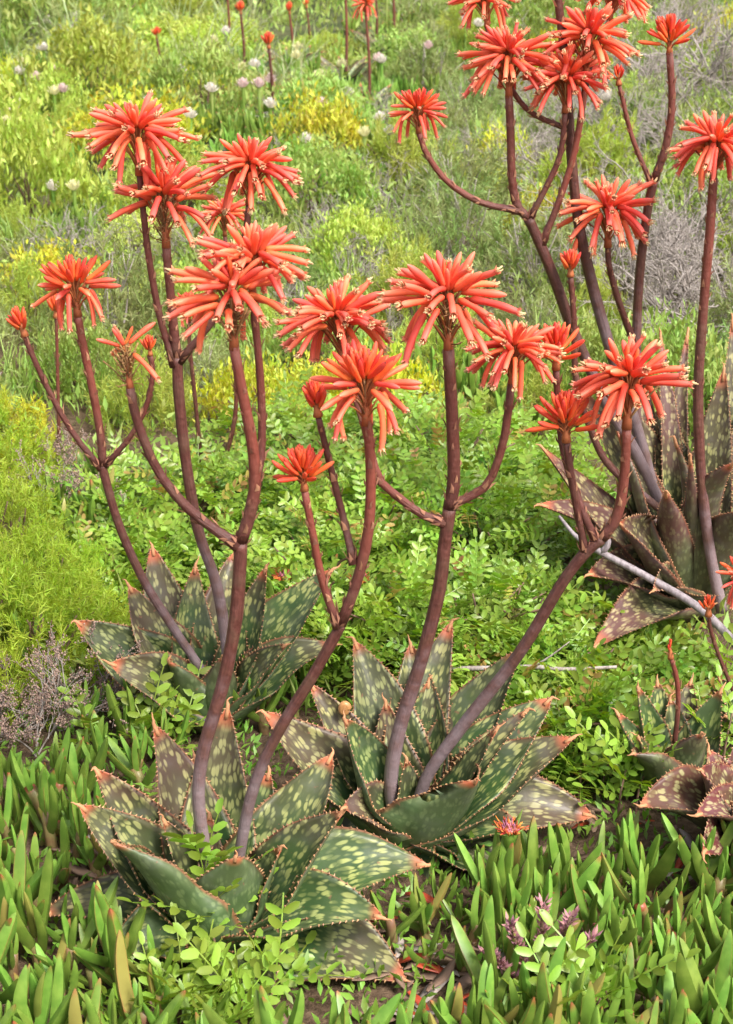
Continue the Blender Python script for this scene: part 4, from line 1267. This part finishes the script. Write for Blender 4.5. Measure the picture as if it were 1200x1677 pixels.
# fallen dead twig lying across the lentisk
mb = MB()
yt = G(880, 1180).y
tw = [np.array(P(x, y, yt + d)) for x, y, d in ((735, 1095, .03), (800, 1094, .01), (870, 1092, 0), (930, 1096, -.02), (1010, 1092, -.03))]
mb.tube(tw, [.0055, .005, .005, .0045, .003], 7, n=24)
mb.tube([tw[3], tw[3] + np.array((.02, -.01, -.03)), tw[3] + np.array((.05, -.02, -.055)), tw[3] + np.array((.11, -.03, -.08))], [.004, .0035, .002, .001], 5, n=12)
mb.tube([tw[2], tw[2] + np.array((.03, -.01, .025)), tw[2] + np.array((.07, -.01, .06))], [.0025, .002, .001], 5, n=8)
tag(obj('fallen_twig', mb.mesh('fallen_twig', [MAT['twig']])), 'straight grey dead twig lying level across the lentisk leaves', 'twig')

# background planting: weights by where on the slope
KIND_LABEL = {
    'olive': 'dull olive feathery shrub on the slope behind the aloes',
    'feather': 'feathery light green shrub on the slope behind the aloes', 'small': 'small-leaved mid green shrub on the slope behind the aloes',
    'bright': 'rounded bright yellow-green shrub on the slope behind the aloes', 'yellow': 'low yellow-flowering shrub patch on the slope behind the aloes', 'feather_yel': 'yellowish feathery shrub on the slope behind the aloes'}
bgR = random.Random(21)
FAR = ((440, 78, 190), (394, 22, 115), (474, 22, 95), (599, 25, 165), (257, 62, 135), (562, 0, 112))
placed = []
def ok(p, d):
    for q, e in placed:
        if (p.x - q.x) ** 2 + (p.y - q.y) ** 2 < (0.5 * (d + e)) ** 2: return False
    placed.append((p, d)); return True
nsh = 0
for _ in range(5200):
    px, py = bgR.uniform(-160, 1360), bgR.uniform(-40, 730)
    if _ > 3000: px = bgR.choice((bgR.uniform(-620, -120), bgR.uniform(1320, 1820))); py = bgR.uniform(-40, 900)
    p = G(px, py)
    if p.y > 27: continue
    right = px > 620
    if px > 980 and 330 < py < 620 and bgR.random() < .8: continue
    w = bgR.random()
    if right and py < 600:
        kd = 'feather' if w < .32 else ('small' if w < .5 else ('olive' if w < .93 else 'yellow')); S = bgR.uniform(.7, 1.5)
    elif py > 420:
        kd = 'feather' if w < .35 else ('small' if w < .6 else ('yellow' if w < .72 else ('olive' if w < .9 else 'bright'))); S = bgR.uniform(.7, 1.4)
    else:
        kd = 'bright' if w < .26 else ('small' if w < .52 else ('feather' if w < .68 else ('olive' if w < .9 else 'yellow'))); S = bgR.uniform(.8, 1.9)
    S *= np.interp(p.y, [4, 9, 20], [.8, 1.0, 1.7])
    if any(abs(px - q) < 60 and t < py < b_ + 110 for q, t, b_ in FAR): continue
    if not ok(p, .44 * S): continue
    shrub(kd, p, S, KIND_LABEL[kd], kd + ' shrubs on the slope', None, bgR.uniform(.8, 1.5))
    nsh += 1
    if nsh > 460: break
print('bg shrubs', nsh)

# named bright bushes of the top left
for px, py, S in ((150, 120, 1.5), (210, 95, 1.5), (290, 95, 1.5), (330, 110, 1.5), (360, 80, 1.3), (505, 110, 1.1), (540, 100, 1.0), (230, 50, 1.6)):
    shrub('bright', G(px, py), S, 'large rounded lime green bush around the far thin aloe stalks', 'lime bushes around far aloes', None, .62)

# grass tufts
ng = 0
for _ in range(420):
    px, py = bgR.uniform(-100, 1300), bgR.uniform(-20, 720)
    p = G(px, py)
    if p.y > 22: continue
    S = np.interp(p.y, [3, 8, 20], [.8, 1.2, 2.0]) * bgR.uniform(.7, 1.3)
    o = obj('grass_tuft', bgR.choice(GRASS), None); o.location = p; o.rotation_euler = (0, 0, bgR.uniform(0, 6)); o.scale = (S, S, S)
    tag(o, 'tuft of thin green grass growing between the shrubs on the slope', 'grass', 'grass tufts on the slope')
    ng += 1
    if ng >= 110: break
for px, py in ((95, 130), (80, 110), (120, 140), (180, 140), (330, 150), (350, 130), (410, 150), (440, 170), (480, 160), (300, 90), (20, 330), (40, 210), (10, 130), (370, 90), (410, 60), (1150, 90)):
    p = G(px, py)
    S = p.y / 8 * bgR.uniform(.9, 1.3)
    o = obj('grass_tuft', bgR.choice(PALE), None); o.location = p; o.rotation_euler = (0, 0, bgR.uniform(0, 6)); o.scale = (S, S, S)
    tag(o, 'tuft of long pale arching grass blades near the far aloe stalks', 'grass', 'pale grass tufts')
for px, py in ((960, 1030), (980, 1010), (955, 1000)):
    p = G(px, py + 30)
    o = obj('grass_tuft', blades(px, 5, .17, .006, .25, .02, 'grass', .2)); o.location = p
    tag(o, 'few upright fresh grass blades beside the dead grey stalk', 'grass', 'grass blades by the dead stalk')

# dry grey brush
for k, (px, py, S) in enumerate(((1120, 560, .85), (1190, 520, 1.0), (1060, 520, .8), (1150, 470, 1.0), (1230, 430, 1.1), (1080, 420, .9), (1170, 360, 1.1), (1000, 470, .7), (1020, 400, .8), (1120, 300, 1.1), (1200, 260, 1.3), (1060, 260, 1.1), (960, 330, .9),
                                 (1140, 190, 1.3), (1220, 150, 1.5), (1050, 180, 1.2), (1100, 110, 1.6), (1190, 60, 1.8), (980, 230, 1.0), (880, 290, .8), (800, 280, .8), (760, 300, .7), (880, 200, .9), (1250, 540, 1.0), (1240, 330, 1.2), (1030, 90, 1.5), (940, 110, 1.2))):
    o = obj('dry_bush', TWIG[k % 4]); o.location = G(px, py); o.rotation_euler = (0, 0, k * 1.3); o.scale = (S, S, S)
    tag(o, 'tangled leafless grey dry brush behind the tall dark aloe', 'dry bush', 'dry brush behind the dark aloe')
for k, (px, py, S) in enumerate(((170, 450, .9), (200, 430, 1.0), (560, 480, .8), (600, 460, .8), (480, 300, 1.0), (560, 340, .9), (640, 330, .9), (150, 420, .8), (620, 560, .7), (430, 540, .7), (680, 380, .9), (340, 430, .8), (60, 480, .7), (700, 480, .7), (580, 400, .8), (660, 230, 1.1), (40, 90, 1.4), (110, 60, 1.6), (520, 250, 1.0), (440, 340, .9), (470, 420, .8), (860, 480, .7), (960, 560, .7))):
    o = obj('dry_bush', TWIGS_S[k % 3]); o.location = G(px, py); o.rotation_euler = (0, 0, k * 1.7); o.scale = (S, S, S)
    tag(o, 'small bare brownish twig bush among green shrubs on the slope', 'dry bush', 'bare twig bushes on the slope')

# far ice plants with pale flowers
def ice_clump(seed, n):
    r = random.Random(seed); V0 = np.vstack(ice_leaf(seed).V); F0 = []
    for f in ice_leaf(seed).F:
        F0 += [f] if len(f) == 4 else []
    mats = []
    for k in range(n):
        c = np.array((r.gauss(0, .10), r.gauss(0, .10), r.uniform(.0, .03)))
        for j in range(7):
            d = polar(r.uniform(0, 6.28), abs(r.gauss(.3, .35)))
            mats.append(frame(c, d, -np.array((d[0], d[1], .01)), r.uniform(.06, .10)))
    V, F = stamp(V0, np.array(F0), mats)
    return mesh_from('ice_clump', V, F, [MAT['ice']], None, {'UVMap': np.tile(np.vstack(ice_leaf(seed).U), (len(mats), 1))})
CLUMP = [ice_clump(i, 16) for i in range(4)]
def flower_mesh(seed, mat):
    r = random.Random(seed); V, F = strip_leaf(1.0, .26, .1, -.35, (0, .8, 1, .5, 0), (0, .3, .65, .9, 1)); mats = []
    for k in range(60):
        a = k * 2.4; th = np.interp(k, [0, 60], [1.3, .1]) + r.uniform(-.12, .12)
        d = polar(a, th)
        mats.append(frame((0, 0, 0), d, -np.array((d[0], d[1], -.3)), .034 * r.uniform(.75, 1.05)))
    V, F = stamp(V, F, mats)
    n = len(V); a = np.linspace(0, 2 * math.pi, 5, endpoint=False)          # calyx and stalk under the petals
    st_ = np.concatenate([np.stack([np.cos(a) * q, np.sin(a) * q, np.full(5, z)], 1) for z, q in ((.004, .008), (-.02, .006), (-.12, .004))])
    sf = [f for i in range(2) for k in range(5) for f in ((n + 5 * i + k, n + 5 * i + 5 + k, n + 5 * i + 5 + (k + 1) % 5), (n + 5 * i + k, n + 5 * i + 5 + (k + 1) % 5, n + 5 * i + (k + 1) % 5))]
    return mesh_from('ice_flower', np.vstack([V, st_]), np.vstack([F, sf]), [MAT[mat], MAT['grass']], [0] * len(F) + [1] * len(sf))
FLW = [flower_mesh(0, 'petal_white'), flower_mesh(1, 'petal_white'), flower_mesh(2, 'petal_pink'), flower_mesh(3, 'petal_yel')]
FLOWERS = [(40, 245, 0), (44, 262, 2), (70, 150, 0), (130, 120, 0), (300, 190, 0), (450, 250, 0), (570, 230, 0), (20, 280, 3), (380, 120, 0), (590, 300, 3), (88, 226, 3), (101, 222, 2), (58, 200, 2), (54, 175, 3), (178, 150, 3), (158, 158, 0), (152, 52, 0), (75, 60, 0), (95, 60, 0), (348, 135, 3), (394, 185, 3), (416, 178, 0), (408, 215, 2), (435, 207, 2), (430, 215, 2),
           (486, 147, 3), (485, 162, 3), (525, 197, 3), (520, 250, 2), (500, 310, 0), (318, 270, 0), (103, 390, 0), (126, 390, 3), (244, 245, 0), (625, 275, 0), (620, 165, 2), (623, 168, 0), (760, 97, 2), (780, 105, 0), (773, 188, 3), (697, 143, 2), (634, 52, 0), (862, 30, 0),
           (1115, 45, 0), (350, 225, 0), (95, 190, 2), (215, 30, 2), (555, 175, 3), (990, 228, 0), (985, 235, 0), (30, 190, 0), (150, 15, 0), (170, 45, 3), (85, 100, 0), (640, 300, 0)]
for k, (px, py, c) in enumerate(FLOWERS):
    b = G(px, py + 12)
    S = np.interp(b.y, [4, 8, 18], [1.2, 1.6, 2.4])
    root = thing('ice_plant', b, ('ice plant clump with a pale %s flower on the slope behind the aloes' % ('white', 'white', 'pink', 'cream')[c]), 'ice plant', 'ice plants with %s flowers' % ('white', 'white', 'pink', 'cream')[c], bgR.uniform(0, 6.28), S)
    o = obj('foliage', CLUMP[k % 4], root); o['kind'] = 'stuff'
    obj('flower', FLW[c], root, loc=(bgR.uniform(-.02, .02), bgR.uniform(-.02, .02), .165))

# low ground cover filling the gaps
def cover(n, poly_y, L, w, mat, seed, hmax, xs_):
    r = np.random.RandomState(seed)
    y = np.interp(r.uniform(0, 1, n) ** 1.35, [0, 1], poly_y); x = r.uniform(-1, 1, n) * (xs_[0] + xs_[1] * y)
    z = gz(x, y)
    V, F = strip_leaf(L, w, .2, .15, (0, .95, 0), (0, .45, 1))
    sc_ = np.interp(y, [2, 8, 20], [1, 1.6, 3.2])
    mats = [frame((x[i], y[i], z[i] + r.uniform(0, hmax) * sc_[i]), polar(r.uniform(0, 6.28), abs(r.normal(.5, .4))), (r.normal(0, .6), r.normal(0, .6), 1), sc_[i] * r.uniform(.6, 1.3)) for i in range(n)]
    return stamp(V, F, mats)
o = obj('ground_cover', tm('ground_cover', cover(34000, (2.75, 24), .035, .012, 'small', 3, .07, (.5, .42)), 'small'))
o['kind'] = 'stuff'; tag(o, 'low green leafy ground cover filling gaps across the slope', 'ground cover')
o = obj('short_grass', tm('short_grass', cover(4500, (2.6, 20), .07, .005, 'grass', 4, .05, (.3, .30)), 'grass'))
o['kind'] = 'stuff'; tag(o, 'short thin grass spread between the shrubs of the slope', 'grass')
def low_fg(n, seed):
    r = np.random.RandomState(seed)
    V, F = strip_leaf(.03, .011, .2, .15, (0, .95, 0), (0, .45, 1)); mats = []
    for i in range(n):
        x, y = r.uniform(-.75, .75), r.uniform(1.45, 2.8)
        if .10 < x < .20 and y < 1.85: continue
        mats.append(frame((x, y, float(gz(x, y)) + r.uniform(0, .035)), polar(r.uniform(0, 6.28), abs(r.normal(.7, .4))), (r.normal(0, .6), r.normal(0, .6), 1), r.uniform(.5, 1.0)))
    return stamp(V, F, mats)
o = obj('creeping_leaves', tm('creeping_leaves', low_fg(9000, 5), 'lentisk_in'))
o['kind'] = 'stuff'; tag(o, 'small creeping green leaves on the soil under the front aloes', 'ground cover')

# ------------------------------------------------------------------ litter
def dead_leaf(seed, L, w, mat):
    r = random.Random(seed); V, F = [], []
    b = np.zeros(3); ang = r.uniform(-.2, .2); n = 8
    for i in range(n):
        t = i / (n - 1); ww = w * math.sin(math.pi * (0.12 + .84 * t)) * .5 + .0006
        if i:
            ang += r.gauss(0, .18); b = b + np.array((math.cos(ang), r.gauss(0, .1), math.sin(ang) * .6)) * L / n
        c = r.uniform(.2, .6)
        V += [b + np.array((0, -ww, ww * c)), b + np.array((0, 0, 0)), b + np.array((0, ww, ww * c)), b + np.array((0, 0, -w * .12))]
    for i in range(n - 1):
        for k in range(4):
            k2 = (k + 1) % 4
            F.append((4 * i + k, 4 * i + k2, 4 * i + 4 + k2, 4 * i + 4 + k))
    V = np.array(V); V[:, 2] -= V[:, 2].min()
    return mesh_from('dead_leaf', V, F, [MAT[mat]])
DL = {m: [dead_leaf(i + 10 * j, .11, .018 if m == 'deadred' else .022, m) for i in range(4)] for j, m in enumerate(('deadred', 'deadbrown', 'deadgrey'))}
lt = random.Random(3)
for k in range(110):
    zone = lt.random()
    if zone < .45:
        px, py = lt.uniform(630, 800), lt.uniform(1520, 1720)
    elif zone < .65:
        px, py = lt.uniform(120, 260), lt.uniform(1360, 1480)
    elif zone < .8:
        px, py = lt.uniform(850, 1150), lt.uniform(1330, 1460)
    else:
        px, py = lt.uniform(0, 1200), lt.uniform(1300, 1700)
    m = lt.choice(('deadred', 'deadbrown', 'deadbrown', 'deadbrown', 'deadgrey'))
    o = obj('dead_leaf', lt.choice(DL[m])); o.location = G(px, py) + Vector((0, 0, lt.uniform(.001, .018)))
    o.rotation_euler = (lt.uniform(-.25, .25), lt.uniform(-.25, .15), lt.uniform(0, 6.28)); s = lt.uniform(.4, .85); o.scale = (s, s, s)
    c = {'deadred': 'red', 'deadbrown': 'brown', 'deadgrey': 'grey'}[m]
    tag(o, 'shrivelled %s dead leaf on the soil under the front plants' % c, 'dead leaf', '%s dead leaves on the soil' % c)

mb = MB()
rp = [np.array(G(x, y)) + np.array((0, 0, h)) for x, y, h in ((950, 1640, .04), (1020, 1660, .05), (1100, 1690, .045), (1190, 1730, .05), (1290, 1780, .04))]
mb.tube(rp, [.0045, .0048, .0045, .0042], 7, n=24)
tag(obj('runner_stem', mb.mesh('runner_stem', [MAT['icestem']])), 'pinkish brown runner stem trailing through the ice plants', 'stem')
# mauve flower spikes in the ice plants
b = G(880, 1640)
root = thing('mauve_flower', b, 'mauve scaly flower spikes with grey green stems in the ice plants', 'flower', None, 0, 1.12)
r = random.Random(4)
mb = MB()
for k, (dx, dy, h, ln) in enumerate(((-.02, 0, .085, -.35), (.0, .01, .10, .05), (.02, 0, .095, .3), (-.035, -.01, .06, -.6), (.035, .0, .07, .5))):
    top = np.array((dx * 1.6 + ln * .06, dy, h))
    top = top * np.array((.75, 1, 1.4))
    mb.tube([(dx * .3, dy, -.01), top * .5, top], [.003, .003, .002], 5, n=6)
    sb = MB()
    for j in range(110):
        t = r.uniform(.45, 1.05); c = top * t; a = r.uniform(0, 6.28); d = polar(a, r.uniform(.5, 1.3)); s = np.cross(d, (0, 0, 1.0)); s /= np.linalg.norm(s) + 1e-9
        l = r.uniform(.007, .013); q = c + d * .003
        sb.add([q, q + d * l * .5 + s * .0025, q + d * l + np.array((0, 0, .003)), q + d * l * .5 - s * .0025, q + d * l * .4 + np.array((0, 0, .003))], [(0, 1, 4), (1, 2, 4), (2, 3, 4), (3, 0, 4)])
    obj('flower_spike', sb.mesh('flower_spike', [MAT['mauve']]), root)
obj('stem', mb.mesh('mauve_stem', [MAT['stem']]), root)

# snail on the narrow grey-green leaf
V = iB[1][1]
best, bd = None, 1e9
for v in V:
    d = Vector(v) - Vector((0, 0, CAM_Z)); f = d.y * CP - d.z * SP
    px = 600 + FPX * d.x / f; py = 838.5 - FPX * (d.y * SP + d.z * CP) / f
    q = (px - 572) ** 2 + (py - 1150) ** 2
    if q < bd: bd, best = q, v
mb = MB()
pts = []; rads = []
for i in range(26):
    t = i / 25; a = t * 2.6 * 2 * math.pi; q = .0085 * (1 - .82 * t)
    pts.append((q * math.cos(a) * .7, -.004 - .006 * t, q * math.sin(a) * 1.1)); rads.append(.0068 * (1 - .8 * t))
mb.tube(pts, rads, 8, n=60)
o = obj('snail', mb.mesh('snail', [MAT['snail']])); o.location = Vector(best) + Vector((0, -.004, 0))
tag(o, 'small brown snail shell stuck on a spotted aloe leaf', 'snail')
print('objects', len(bpy.data.objects))
for nm, inf in (('A', iA), ('B', iB), ('C', iC), ('D', iD)):
    print(nm, ' '.join('%.2f/%.2f' % (a[2], a[3]) for a in inf))
